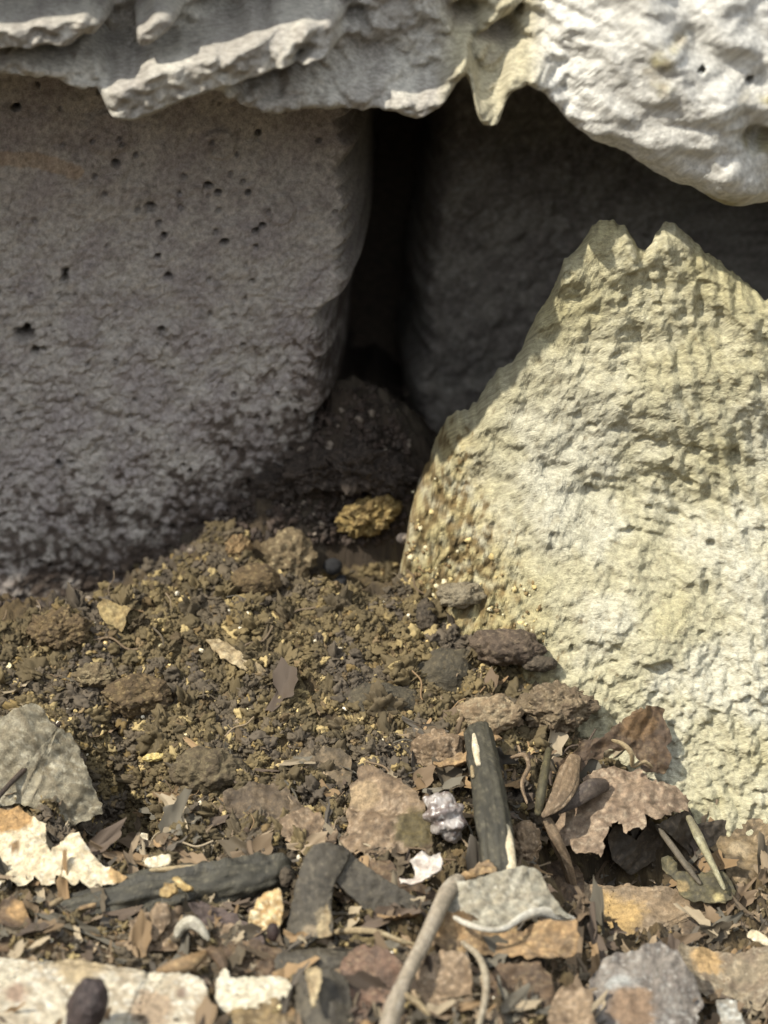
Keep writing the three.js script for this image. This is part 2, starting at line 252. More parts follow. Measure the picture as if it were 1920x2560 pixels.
{ // overhanging course: ledge stone, mortar with a drip, white stone
  const ZL = 0.034, PLANE = (y) => 0.0565 - 0.412 * (0.212 - y);   // the shade of the course above ends on this plane
  const low = [[-400, 150], [-100, 170], [0, 182], [130, 190], [200, 213], [255, 210], [280, 262], [330, 285], [375, 280], [420, 242], [480, 222], [540, 205], [580, 240], [620, 263], [700, 283], [760, 268], [820, 266], [940, 270], [1000, 274], [1035, 290], [1085, 270], [1130, 222], [1160, 188], [1178, 205], [1188, 262], [1197, 291], [1210, 303], [1238, 305], [1253, 294], [1262, 262], [1272, 234], [1312, 212], [1340, 222], [1380, 262], [1420, 312], [1480, 360], [1560, 400], [1650, 460], [1700, 490], [1760, 512], [1800, 538], [1850, 545], [1920, 530], [2100, 500], [2600, 470]].map(([x, y]) => { const p = Pz(x, y, ZL - 0.008); return [p.x, p.y]; });
  const yL = smoothTable(low, 0.0012), yBase = smoothTable(low.filter((_, i) => i < 25 || i > 33), 0.02);
  const P2 = (x, y) => { const p = Pz(x, y, ZL); return [p.x, p.y]; };
  const ridge = [P2(310, 250), P2(420, 200), P2(560, 150), P2(700, 105), P2(790, 80)], shelf = [P2(-100, 90), P2(80, 75), P2(215, 55)], knob = [P2(365, 75), P2(405, 40)];
  const hollows = [[830, 60, 0.007], [700, 25, 0.01], [270, 110, 0.008], [120, 140, 0.006], [1170, 60, 0.0055], [1260, 120, 0.005], [1890, 335, 0.006], [560, 60, 0.006]].map(([x, y, r]) => [...P2(x, y), r]);
  const xs = axis(-0.9, 0.9, -0.15, 0.15, 0.00055), XB = Pz(1330, 200, ZL).x, XM = Pz(1105, 200, ZL).x;
  const S = []; for (let i = 0; i <= 26; i++) S.push(-1 + i / 26); for (let i = 1; i <= 30; i++) S.push(i / 30); for (let i = 1; i <= 120; i++) S.push(1 + i / 40); for (let i = 1; i <= 8; i++) S.push(4 + i / 4);
  const f = (x, s) => {
    const bo = ss(XB - 0.006, XB + 0.03, x), r = mix(0.007, 0.022, bo), yl = yL(x), yb = Math.max(yl, yBase(x));
    let y, z;
    if (s <= 0) { const t = -s; y = mix(yl, yb + 0.02 * t, ss(0, 0.16, t)); z = ZL - r - 0.22 * t; }
    else if (s <= 1) { const a = s * Math.PI / 2; y = yl + r * (1 - Math.cos(a)); z = ZL - r + r * Math.sin(a); }
    else { const t = (s - 1) / 3, yt = 0.205; y = t <= 1 ? mix(yl + r, Math.max(yt, yl + r + 0.01), t) : yt + (t - 1) * 0.05; z = ZL; }
    const h = Math.max(0, y - yl), amp = ss(-0.6, 0.2, s);
    z += bo * (0.012 * ss(0, 0.05, h) - 0.03 * Math.max(0, y - 0.185)) - (1 - bo) * 0.012 * ss(0.0, 0.014, h);
    const wl = worley(x * 115 + 2 * fbm(x * 60, y * 60, 1, 2), y * 150, 4);
    z += (1 - 0.75 * bo) * amp * (0.006 * (0.5 - wl[0]) + 0.0022 * (0.5 - worley(x * 290, y * 290, 9)[0])) + amp * (0.0034 * bo * fbm(x * 52, y * 52, 171, 2) + 0.0045 * fbm(x * 30, y * 42, 70, 3) + 0.0035 * (1 - 0.5 * bo) * fbm(x * 90, y * 110, 73, 3) + 0.0016 * (1 - 0.65 * bo) * fbm(x * 260, y * 260, 76, 3));
    y += amp * (0.0016 * fbm(x * 120, z * 120, 5, 3));
    if (s > 0) {
      const j = 0.004 * fbm(x * 80, y * 80, 2, 3);
      const fl = 0.004 * fbm(x * 150, y * 150, 8, 3) + 0.002 * (0.5 - worley(x * 260, y * 260, 2)[0]);
      z = mix(z, PLANE(y) + 0.0035 + fl, Math.max(ss(0.2, 0.75, polyGauss(x + j, y + j, shelf, 0.006)), ss(0.2, 0.75, polyGauss(x + j, y, knob, 0.0045))));
      z = mix(z, PLANE(y) + 0.009 + fl, ss(0.15, 0.7, polyGauss(x + j, y + j, ridge, 0.0075)));
      for (const [a, b, q] of hollows) { const d = ((x - a) ** 2 + ((y - b) * 1.3) ** 2) / (q * q) * (1 + 1.6 * fbm(x * 110, y * 110, 60, 2)); if (d < 4) z -= 0.008 * Math.exp(-d * d); }
      z += 0.002 * bo * Math.sin(240 * (x + 0.5 * y) + 5 * fbm(x * 30, y * 30, 4, 2)) * ss(0.004, 0.02, h);
    }
    const b1 = fbm(x * 45, y * 45, z * 45 + 15, 4), b2 = fbm(x * 260, y * 260, z * 260 + 25, 3);
    let c = mixc([0.47, 0.44, 0.395], [0.64, 0.61, 0.54], ss(-0.15, 0.25, b1));
    c = mixc(c, [0.3, 0.27, 0.24], ss(0.1, 0.4, b2) * 0.6);
    const mo = ss(XM - 0.004, XM + 0.006, x + 0.003 * b1); c = mixc(c, mixc([0.56, 0.51, 0.36], [0.42, 0.37, 0.29], ss(0, 0.3, b1)), mo);
    const wh = mixc([0.84, 0.825, 0.77], [0.62, 0.57, 0.46], ss(0.12, 0.4, b1 + 0.35 * b2) * 0.7);
    c = mixc(c, mixc(mixc([0.5, 0.45, 0.27], [0.42, 0.36, 0.26], ss(-0.1, 0.3, b2)), wh, ss(-0.22, -0.02, 0.16 - b1 - 0.3 * fbm(x * 95, y * 95, z * 95 + 3, 3))), ss(XB - 0.003, XB + 0.006, x + 0.003 * b1));
    return { p: [x, y, z], c, t: [x - 0.7 * z, y - z] };
  };
  const cut = (a, b) => xs.filter((x) => x >= a - 1e-9 && x <= b + 1e-9), nearest = (v) => xs.reduce((p, x) => Math.abs(x - v) < Math.abs(p - v) ? x : p);
  const xm = nearest(XM), xb = nearest(XB);
  mesh('ledge_stone', onWall(gridGeometry(cut(-9, xm), S, f)), mineral, wall).userData.label = 'grey rough ledge stone with a sunlit ridge above the block';
  mesh('mortar_drip', onWall(gridGeometry(cut(xm, xb), S, f)), mineral, wall).userData.label = 'cream finger of mortar hanging over the gap';
  mesh('white_stone', onWall(gridGeometry(cut(xb, 9), S, f)), mineral, wall).userData.label = 'bright white rounded stone overhanging at upper right';
}
{ // the wall goes on above the frame: an upper stone that shades the ledge, and the core behind
  const rough = (g, amp, k) => { g = mergeVertices(g.deleteAttribute('normal') && g, 1e-6); const p = g.attributes.position, C = []; for (let i = 0; i < p.count; i++) { const x = p.getX(i), y = p.getY(i), z = p.getZ(i); p.setXYZ(i, x + amp * fbm(x * k, y * k, z * k, 3), y + amp * fbm(x * k + 9, y * k, z * k, 3), z + amp * fbm(x * k, y * k + 9, z * k, 3)); C.push(...(z < -0.14 && y < 0.2 ? [0.13, 0.1, 0.075] : [0.42, 0.4, 0.36])); } g.setAttribute('color', new THREE.Float32BufferAttribute(C, 3)); g.computeVertexNormals(); return g; };  // core coloured darker inside the gap, painting in its deep shade
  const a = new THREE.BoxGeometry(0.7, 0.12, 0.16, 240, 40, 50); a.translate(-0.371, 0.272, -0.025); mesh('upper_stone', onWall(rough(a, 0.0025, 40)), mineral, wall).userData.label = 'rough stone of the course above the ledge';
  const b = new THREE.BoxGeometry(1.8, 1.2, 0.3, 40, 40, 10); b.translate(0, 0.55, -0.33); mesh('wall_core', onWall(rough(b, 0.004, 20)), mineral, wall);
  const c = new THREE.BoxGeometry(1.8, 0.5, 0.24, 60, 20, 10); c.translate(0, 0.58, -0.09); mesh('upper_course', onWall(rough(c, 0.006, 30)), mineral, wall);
}
{ // unseen hedge added behind and beside the camera to block low sky light
  const hedge = new THREE.Group(); hedge.name = 'added_hedge'; hedge.userData = { label: 'unseen dark green hedge added opposite the wall to block low sky light', category: 'hedge' }; scene.add(hedge); hedge.position.set(0, -0.1, 0);
  const wood = new THREE.MeshStandardMaterial({ color: new THREE.Color().setRGB(0.03, 0.03, 0.018), roughness: 1 }), green = new THREE.MeshStandardMaterial({ color: new THREE.Color().setRGB(0.05, 0.075, 0.025), roughness: 0.7, side: THREE.DoubleSide });
  const runs = [[0, 3.9, 8.4, 0.8, 0], [-3.6, 1.9, 0.8, 4.2, 1], [3.6, 1.9, 0.8, 4.2, 1]], body = [], leaf = [];
  for (const [x, z, w, d] of runs) {
    const b = new THREE.BoxGeometry(w, 1.6, d, 40, 24, 40); b.translate(x, 0.8, z); const p = b.attributes.position;
    for (let i = 0; i < p.count; i++) p.setXYZ(i, p.getX(i) + 0.12 * noise(p.getX(i) * 4, p.getY(i) * 4, p.getZ(i) * 4), p.getY(i) + 0.1 * noise(p.getX(i) * 3, 5, p.getZ(i) * 3), p.getZ(i) + 0.12 * noise(p.getX(i) * 4 + 9, p.getY(i) * 4, p.getZ(i) * 4)); body.push(b);
    for (let i = 0; i < 3500; i++) { const q = new THREE.PlaneGeometry(0.05, 0.09); q.rotateX(rnd() * 3); q.rotateY(rnd() * 6.3); const f = rnd(); q.translate(x + (f < 0.45 ? (rnd() - 0.5) * (w + 0.1) : Math.sign(rnd() - 0.5) * (w / 2 + 0.06)), f > 0.9 ? 1.6 + rnd() * 0.08 : rnd() * 1.65, z + (f < 0.45 ? Math.sign(rnd() - 0.5) * (d / 2 + 0.06) : (rnd() - 0.5) * (d + 0.1))); leaf.push(q); }
  }
  const bodyGeo = mergeGeometries(body); bodyGeo.computeVertexNormals(); mesh('branches', bodyGeo, wood, hedge); const lv = mesh('foliage', mergeGeometries(leaf), green, hedge); lv.userData.kind = 'stuff';
}
//OBJECTS-BEGIN
// ------------------------------------------------------------ builders for the loose things
const V3 = (x, y, z) => new THREE.Vector3(x, y, z);
function smoothLoop(pts, k = 4) { const o = [], n = pts.length; for (let i = 0; i < n; i++) { const a = pts[(i + n - 1) % n], b = pts[i], c = pts[(i + 1) % n], d = pts[(i + 2) % n]; for (let q = 0; q < k; q++) { const t = q / k, t2 = t * t, t3 = t2 * t; o.push([0, 1].map((m) => 0.5 * (2 * b[m] + (c[m] - a[m]) * t + (2 * a[m] - 5 * b[m] + 4 * c[m] - d[m]) * t2 + (3 * b[m] - a[m] - 3 * c[m] + d[m]) * t3))); } } return o; }
function ragged(pts, step, amp, seed) { const o = [], n = pts.length; for (let i = 0; i < n; i++) { const a = pts[i], b = pts[(i + 1) % n], L = Math.hypot(b[0] - a[0], b[1] - a[1]), m = Math.max(1, Math.round(L / step)); for (let q = 0; q < m; q++) { const x = mix(a[0], b[0], q / m), y = mix(a[1], b[1], q / m); o.push([x + amp * 2 * noise(x / 11, y / 11, seed), y + amp * 2 * noise(x / 11, y / 11, seed + 50)]); } } return o; }
function toothed(pts, wave, amp) { const o = []; let run = 0; const n = pts.length; for (let i = 0; i < n; i++) { const a = pts[i], b = pts[(i + 1) % n], L = Math.hypot(b[0] - a[0], b[1] - a[1]) || 1, nx = (b[1] - a[1]) / L, ny = -(b[0] - a[0]) / L, m = Math.max(1, Math.round(L / 5)); for (let q = 0; q < m; q++) { const t = q / m, f = ((run + L * t) / wave) % 1; const h = amp * (f < 0.7 ? f / 0.7 : (1 - f) / 0.3); o.push([mix(a[0], b[0], t) + nx * h, mix(a[1], b[1], t) + ny * h]); } run += L; } return o; }
const tess = new TessellateModifier(0.0011, 9);
let seedCount = 100;
// a thin sheet (leaf, flake, bark) whose outline lies on a plane in the place
function sheet(name, parent, pts, o = {}) {
  const seed = o.seed ?? seedCount++; let cx = 0, cy = 0; for (const p of pts) { cx += p[0] / pts.length; cy += p[1] / pts.length; }
  if (o.at) [cx, cy] = o.at;
  let loop = o.smooth === false ? pts : smoothLoop(pts, 4); if (o.teeth) loop = toothed(loop, ...o.teeth); loop = ragged(loop, o.step ?? 6, o.ragged ?? 3, seed); if (name === 'dead_leaf' && o.torn !== 0) loop = loop.map(([x, y]) => [x + 16 * noise(x / 38, y / 38, seed + 7), y + 16 * noise(x / 38, y / 38, seed + 17)]);
  const c = at(cx, cy, o.near ?? 0.003), N = V3(...(o.n ?? [0, 0.8, 0.6])).normalize().multiplyScalar(o.stand ? 1 : 0.4).add(V3(0, 0.95, 0.31).multiplyScalar(o.stand ? 0 : 0.6)).normalize(), U = V3(1, 0, 0).addScaledVector(N, -N.x).normalize(), W = N.clone().cross(U);
  const shape = new THREE.Shape(loop.map(([x, y]) => { const d = ray(x, y), t = c.clone().sub(camPos).dot(N) / d.dot(N), q = camPos.clone().addScaledVector(d, t).sub(c); return new THREE.Vector2(q.dot(U), q.dot(W)); }));
  let g = new THREE.ShapeGeometry(shape); g = g.toNonIndexed(); g.deleteAttribute('normal'); g.deleteAttribute('uv'); g = mergeVertices(tess.modify(g), 1e-7);
  const p = g.attributes.position, n = p.count, I = [...g.index.array], bb = new THREE.Box3().setFromBufferAttribute(p), su = bb.max.x - bb.min.x, sv = bb.max.y - bb.min.y, mu = (bb.max.x + bb.min.x) / 2, mv = (bb.max.y + bb.min.y) / 2, R = Math.max(su, sv);
  const th = o.thick ?? 0.0002, P = [], C = [], T = [], pal = o.pal, edges = new Map();
  const va = (o.veinAngle ?? (seed * 1.7) % 3.1), ca = Math.cos(va), sa = Math.sin(va), vw = o.veins ?? (name === 'dead_leaf' ? 0.8 : 0); 
  for (let side = 0; side < 2; side++) for (let i = 0; i < n; i++) {
    const u = p.getX(i), v = p.getY(i), a = (u - mu) / (su / 2), b = (v - mv) / (sv / 2);
    let h = (o.bendU ?? 0) * R * a * a + (o.bendV ?? 0) * R * b * b + (o.twist ?? 0) * R * a * b + (o.wrinkle ?? 0.09) * R * fbm(u / R * 2.2 + seed, v / R * 2.2, seed, 3) + 0.0009 * fbm(u * 420, v * 420, seed, 3);
    if (name === 'dead_leaf' || name === 'blade' || name === 'leaf_scrap') { const s2 = -u * sa + v * ca, cr = fbm(u / R * 4 + seed, v / R * 4, seed + 2, 2); h += R * ((o.fold ?? (seed % 2 ? 0.13 : -0.1)) * (Math.sqrt(s2 * s2 + 1e-6) / R) + 0.1 * (0.35 - Math.abs(cr)) + (o.curl ?? (seed % 3 - 1) * 0.07) * Math.pow(Math.abs(a), 3) * (1 + noise(b * 2 + seed)) + (o.curl ?? (seed % 5 - 2) * 0.035) * Math.pow(Math.abs(b), 3)); }
    let vein = 0;
    if (vw) { const m = u * ca + v * sa, s = -u * sa + v * ca, lat = Math.abs(((m - Math.abs(s) * 0.75 + 0.0012 * noise(u * 120, v * 120, seed)) / 0.0042 + 40.3) % 1 - 0.5) * 2; vein = Math.max(Math.exp(-((s / 0.0007) ** 2)), 0.75 * Math.exp(-((lat / 0.22) ** 2))); h += vw * (vein * 0.0003 - 0.00012 * Math.cos(((m - Math.abs(s) * 0.75) / 0.0042 + 40.3) * Math.PI * 2)); }
    P.push(u, v, h - side * th); T.push(u, v);
    const q = fbm(u * (o.blotch ?? 160) + seed * 3, v * (o.blotch ?? 160), seed, 3), f = fbm(u * 700, v * 700, seed + 5, 2);
    let k = mixc(pal[0], pal[1], ss(-0.18, 0.2, q)); if (pal[2]) k = mixc(k, pal[2], ss(0.05, 0.4, f + 0.5 * fbm(u * 90, v * 90, seed + 9, 2))); if (vw && pal[3]) k = mixc(k, pal[3], vein * 0.8);
    if (o.patch) for (const [px, py, r, col] of o.patch) { const w = ray(px, py), t = c.clone().sub(camPos).dot(N) / w.dot(N), z = camPos.clone().addScaledVector(w, t).sub(c), d = Math.hypot(z.dot(U) - u, z.dot(W) - v) / (r * PX); k = mixc(k, col, ss(1.15, 0.75, d + 0.5 * q + 0.3 * f)); }
    const sp = 1 + 0.5 * fbm(u * 950, v * 950, seed + 21, 2) + 0.35 * fbm(u * 330, v * 330, seed + 31, 2); C.push(k[0] * sp, k[1] * sp, k[2] * sp);
  }
  const Q = []; for (let i = 0; i < I.length; i += 3) { const [a, b, d] = [I[i], I[i + 1], I[i + 2]]; Q.push(a, b, d, a + n, d + n, b + n); for (const [x, y] of [[a, b], [b, d], [d, a]]) { const key = x < y ? `${x}_${y}` : `${y}_${x}`; if (edges.has(key)) edges.delete(key); else edges.set(key, [x, y]); } }
  for (const [a, b] of edges.values()) Q.push(b, a, a + n, b, a + n, b + n);
  const r = new THREE.BufferGeometry(); r.setAttribute('position', new THREE.Float32BufferAttribute(P, 3)); r.setAttribute('color', new THREE.Float32BufferAttribute(C, 3)); r.setAttribute('uv', new THREE.Float32BufferAttribute(T, 2)); r.setIndex(Q); r.computeVertexNormals();
  const M = new THREE.Matrix4().makeBasis(U, W, N).setPosition(c);
  if (parent === scene) { const m = mesh(name, r, o.mat ?? leafMat, scene); M.decompose(m.position, m.quaternion, m.scale); return m; }
  r.applyMatrix4(M); r.translate(-parent.position.x, -parent.position.y, -parent.position.z); return mesh(name, r, o.mat ?? leafMat, parent);
}
// a stick, stem or fibre along photo points [px, py, nearer by metres], radii in photo pixels
function stick(name, parent, path, radii, o = {}) {
  const seed = o.seed ?? seedCount++, pts = path.map(([x, y, d]) => at(x, y, d)), curve = new THREE.CatmullRomCurve3(pts, false, 'centripetal'), L = curve.getLength(), n = Math.max(6, Math.round(L / (o.step ?? 0.0009))), m = o.sides ?? 22, fl = o.flat ?? 1;
  const rt = table(radii.map((r, i) => [i / Math.max(1, radii.length - 1), r * PX])), P = [], C = [], T = [], I = [], o0 = parent === scene ? pts[0].clone() : parent.position.clone();
  const toCam = camPos.clone().sub(pts[0]).normalize(), pal = o.pal;
  for (let i = 0; i <= n; i++) {
    const t = i / n, c = curve.getPoint(t), tan = curve.getTangent(t), A = toCam.clone().cross(tan).normalize(), B = tan.clone().cross(A).normalize();
    for (let j = 0; j <= m; j++) {
      const a = j / m * Math.PI * 2, ca = Math.cos(a), sa = Math.sin(a); let r = rt(t);
      r *= 1 + (o.rough ?? 0.1) * fbm(ca * 1.3 + seed, sa * 1.3, t * L * 110, 3) + (o.ridges ?? 0.05) * noise(ca * 4 + seed, sa * 4, t * L * 35);
      if (o.ends !== false) { const e = Math.min(t, 1 - t) * L / (rt(t) * 0.5) + 0.5 * noise(ca * 2.2 + seed, sa * 2.2, 8); if (e < 1) r *= 0.62 + 0.38 * clamp(e); }
      r *= 1 + (o.ribs ?? 0.08) * noise(ca * 6 + seed, sa * 6, t * L * 18 + 4); const slip = (i === 0 || i === n) ? rt(t) * 0.5 * noise(ca * 3 + seed, sa * 3, 3) : 0;
      if (o.open && (i === 0 || i === n)) r *= 0.2;
      const p = c.clone().addScaledVector(A, ca * r).addScaledVector(B, sa * r * fl).addScaledVector(tan, slip).sub(o0); P.push(p.x, p.y, p.z); T.push(t * L, a * rt(t));
      const q = fbm(ca * 2 + seed, sa * 2, t * L * 90, 3), f = fbm(ca * 9 + seed, sa * 9, t * L * 420, 2); let k = mixc(pal[0], pal[1], ss(-0.2, 0.25, q)); if (pal[2]) k = mixc(k, pal[2], ss(0.12, 0.42, f)); C.push(...k);
    }
  }
  for (let i = 0; i < n; i++) for (let j = 0; j < m; j++) { const a = i * (m + 1) + j, b = a + m + 1; I.push(a, a + 1, b, b, a + 1, b + 1); }
  for (const [i, s] of [[0, 1], [n, 0]]) { const c = curve.getPoint(i / n).sub(o0), k = P.length / 3; P.push(c.x, c.y, c.z); T.push(0, 0); C.push(...(o.endColor ?? pal[0])); for (let j = 0; j < m; j++) { const a = i * (m + 1) + j; if (s) I.push(k, a + 1, a); else I.push(k, a, a + 1); } }
  const g = new THREE.BufferGeometry(); g.setAttribute('position', new THREE.Float32BufferAttribute(P, 3)); g.setAttribute('color', new THREE.Float32BufferAttribute(C, 3)); g.setAttribute('uv', new THREE.Float32BufferAttribute(T, 2)); g.setIndex(I); g.computeVertexNormals();
  const k = mesh(name, g, o.mat ?? barkMat, parent); if (parent === scene) k.position.copy(o0); return k;
}
// a clod, pebble or nut: px radii across and up, metres deep
function clod(name, parent, px, py, rx, ry, o = {}) {
  const seed = o.seed ?? seedCount++; let g = new THREE.IcosahedronGeometry(1, o.detail ?? 22); g.deleteAttribute('normal'); g.deleteAttribute('uv'); g = mergeVertices(g, 1e-5);
  const c = at(px, py, o.near ?? 0.003), p = g.attributes.position, C = [], T = [], R = [rx * PX, ry * PX, (o.rz ?? Math.min(rx, ry)) * PX], rot = new THREE.Euler(-PITCH + (o.tilt ?? 0), o.yaw ?? 0, o.roll ?? 0), pal = o.pal, v = V3();
  const Rm = [...R].sort((a, b) => a - b)[1];
  for (let i = 0; i < p.count; i++) {
    v.fromBufferAttribute(p, i); const dir = v.clone(); v.set(v.x * R[0] / Rm, v.y * R[1] / Rm, v.z * R[2] / Rm); const a = o.angular ?? 0.28, w = worley(v.x * 1.5 + seed, v.y * 1.5, v.z * 1.5 + seed);
    let r = 1 + a * fbm(v.x * 1.3 + seed, v.y * 1.3, v.z * 1.3, 3) - a * 0.5 * (w[0] - 0.5) + (o.crumb ?? 0.06) * (2.2 * fbm(v.x * 3.1 + seed, v.y * 3.1, v.z * 3.1 + 7, 4, 0.62) + 0.9 * (0.5 - worley(v.x * 3.7 + seed + 0.6 * noise(v.x * 5, v.y * 5, v.z * 5), v.y * 3.7, v.z * 3.7)[0])) + (o.ring ? o.ring[0] * Math.sin(v.y * o.ring[1] + 2 * v.x) : 0);
    const x = dir.x * R[0] * r, y = dir.y * R[1] * r, z = dir.z * R[2] * r; const q = fbm(x * 200 + seed, y * 200, z * 200, 3), f = fbm(x * 800, y * 800 + seed, z * 800, 2);
    p.setXYZ(i, x, y, z); T.push(x + 0.3 * z, y); let k = mixc(pal[0], pal[1], ss(-0.2, 0.25, q)); if (pal[2]) k = mixc(k, pal[2], ss(0.1, 0.42, f)); C.push(...k);
  }
  g.setAttribute('color', new THREE.Float32BufferAttribute(C, 3)); g.setAttribute('uv', new THREE.Float32BufferAttribute(T, 2)); g.computeVertexNormals();
  if (parent === scene) { const m = mesh(name, g, o.mat ?? soilMat, scene); m.position.copy(c); m.setRotationFromEuler(rot); return m; }
  g.applyMatrix4(new THREE.Matrix4().makeRotationFromEuler(rot).setPosition(c.sub(parent.position))); return mesh(name, g, o.mat ?? soilMat, parent);
}
const tag = (m, label, category, group) => { m.userData = { label, category }; if (group) m.userData.group = group; return m; };

// colours (linear)
const GREYLEAF = [[0.3, 0.265, 0.185], [0.2, 0.17, 0.11], [0.42, 0.385, 0.29], [0.16, 0.125, 0.075]];
const PALE = [[0.72, 0.63, 0.45], [0.6, 0.5, 0.33], [0.82, 0.75, 0.6], [0.58, 0.47, 0.3]];
const TAN = [[0.27, 0.19, 0.115], [0.17, 0.115, 0.068], [0.4, 0.3, 0.2], [0.12, 0.075, 0.042]];
const BROWN = [[0.14, 0.088, 0.048], [0.085, 0.053, 0.03], [0.2, 0.14, 0.08], [0.08, 0.05, 0.03]];
const ORANGE = [[0.33, 0.21, 0.1], [0.22, 0.15, 0.085], [0.46, 0.32, 0.16], [0.2, 0.13, 0.07]];
const OLIVE = [[0.11, 0.095, 0.048], [0.075, 0.065, 0.038], [0.17, 0.14, 0.07], [0.08, 0.065, 0.03]];
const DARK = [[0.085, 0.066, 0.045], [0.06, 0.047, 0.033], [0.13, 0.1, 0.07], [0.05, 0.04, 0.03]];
const TWIG = [[0.068, 0.062, 0.043], [0.04, 0.037, 0.027], [0.13, 0.115, 0.08]];
const STRAW = [[0.42, 0.33, 0.19], [0.3, 0.22, 0.12], [0.56, 0.46, 0.29]];
const DAMP = [[0.088, 0.073, 0.047], [0.068, 0.058, 0.039], [0.14, 0.112, 0.068]];
const SOIL = [[0.14, 0.095, 0.045], [0.1, 0.067, 0.034], [0.25, 0.185, 0.09]];

{ // left side leaves
  const t = thing('dead_leaf', 'grey toothed dead leaf with a dark stalk beside the cream leaf', 'leaf', at(120, 1930, 0.006));
  sheet('blade', t, [[-90, 1800], [0, 1792], [40, 1770], [82, 1757], [110, 1772], [130, 1806], [160, 1824], [189, 1840], [206, 1889], [225, 1935], [240, 1970], [259, 2030], [234, 2044], [204, 2056], [178, 2068], [165, 2100], [150, 2128], [128, 2133], [116, 2090], [112, 2050], [50, 2010], [-90, 2010]], { stand: true, n: [0.25, 0.6, 0.75], near: 0.012, bendU: -0.05, bendV: 0.02, pal: GREYLEAF, veins: 1, veinAngle: -1.1, ragged: 3.5, step: 6, blotch: 210 });
  stick('stalk', t, [[150, 1806, 0.0125], [118, 1852, 0.0145], [66, 1918, 0.015], [20, 1965, 0.015], [-40, 2035, 0.014]], [5.5, 8, 7, 6, 6], { pal: [[0.075, 0.05, 0.035], [0.05, 0.035, 0.025]], sides: 10 });
  const u = tag(sheet('dead_leaf', scene, [[-90, 2012], [0, 2012], [50, 2010], [88, 2045], [116, 2058], [114, 2105], [128, 2138], [150, 2122], [176, 2092], [200, 2090], [214, 2118], [232, 2142], [256, 2164], [290, 2178], [318, 2188], [296, 2202], [262, 2212], [240, 2214], [222, 2216], [200, 2206], [182, 2216], [164, 2200], [140, 2188], [136, 2208], [104, 2210], [84, 2186], [70, 2208], [44, 2214], [20, 2194], [-4, 2214], [-90, 2222]], { n: [-0.25, 0.72, 0.64], near: 0.014, at: [90, 2120], torn: 0, bendV: -0.02, bendU: 0.03, pal: PALE, veins: 1.4, veinAngle: -0.25, ragged: 2, step: 6, blotch: 240, smooth: false, patch: [[30, 2035, 55, [0.42, 0.26, 0.11]], [300, 2185, 25, [0.5, 0.33, 0.15]], [40, 2120, 14, [0.24, 0.15, 0.07]]] }), 'bright cream dead leaf with a saw-toothed edge above the dark stick', 'leaf');
  tag(sheet('leaf_scrap', scene, [[248, 1520], [262, 1498], [300, 1512], [325, 1518], [318, 1545], [312, 1580], [290, 1570], [262, 1552]], { stand: true, n: [-0.3, 0.5, 0.8], near: 0.006, pal: [[0.36, 0.27, 0.12], [0.28, 0.2, 0.085], [0.42, 0.33, 0.16]] }), 'yellowish leaf scrap standing on the soil under the grey block', 'leaf scrap');
  tag(sheet('dead_leaf', scene, [[125, 1405], [140, 1384], [180, 1378], [250, 1382], [300, 1394], [312, 1420], [270, 1440], [215, 1446], [160, 1432]], { n: [0.1, 0.5, 0.85], near: 0.006, bendV: -0.1, pal: [[0.07, 0.045, 0.03], [0.045, 0.03, 0.022], [0.1, 0.07, 0.05]] }), 'dark brown damp leaf lying against the foot of the grey block', 'leaf');
  tag(sheet('leaf_scrap', scene, [[512, 1592], [540, 1588], [566, 1602], [600, 1632], [636, 1652], [662, 1668], [620, 1672], [575, 1655], [540, 1634]], { n: [-0.2, 0.8, 0.6], near: 0.006, bendV: -0.06, pal: STRAW, blotch: 300 }), 'straw coloured flake on the open soil mound below the burrow', 'leaf scrap');
  tag(clod('straw_chip', scene, 385, 1893, 28, 11, { near: 0.006, pal: [[0.66, 0.52, 0.2], [0.56, 0.42, 0.15], [0.75, 0.64, 0.34]], rz: 14, roll: 0.1, detail: 10 }), 'small bright yellow chip beside the dark hollow at left', 'chip');
}
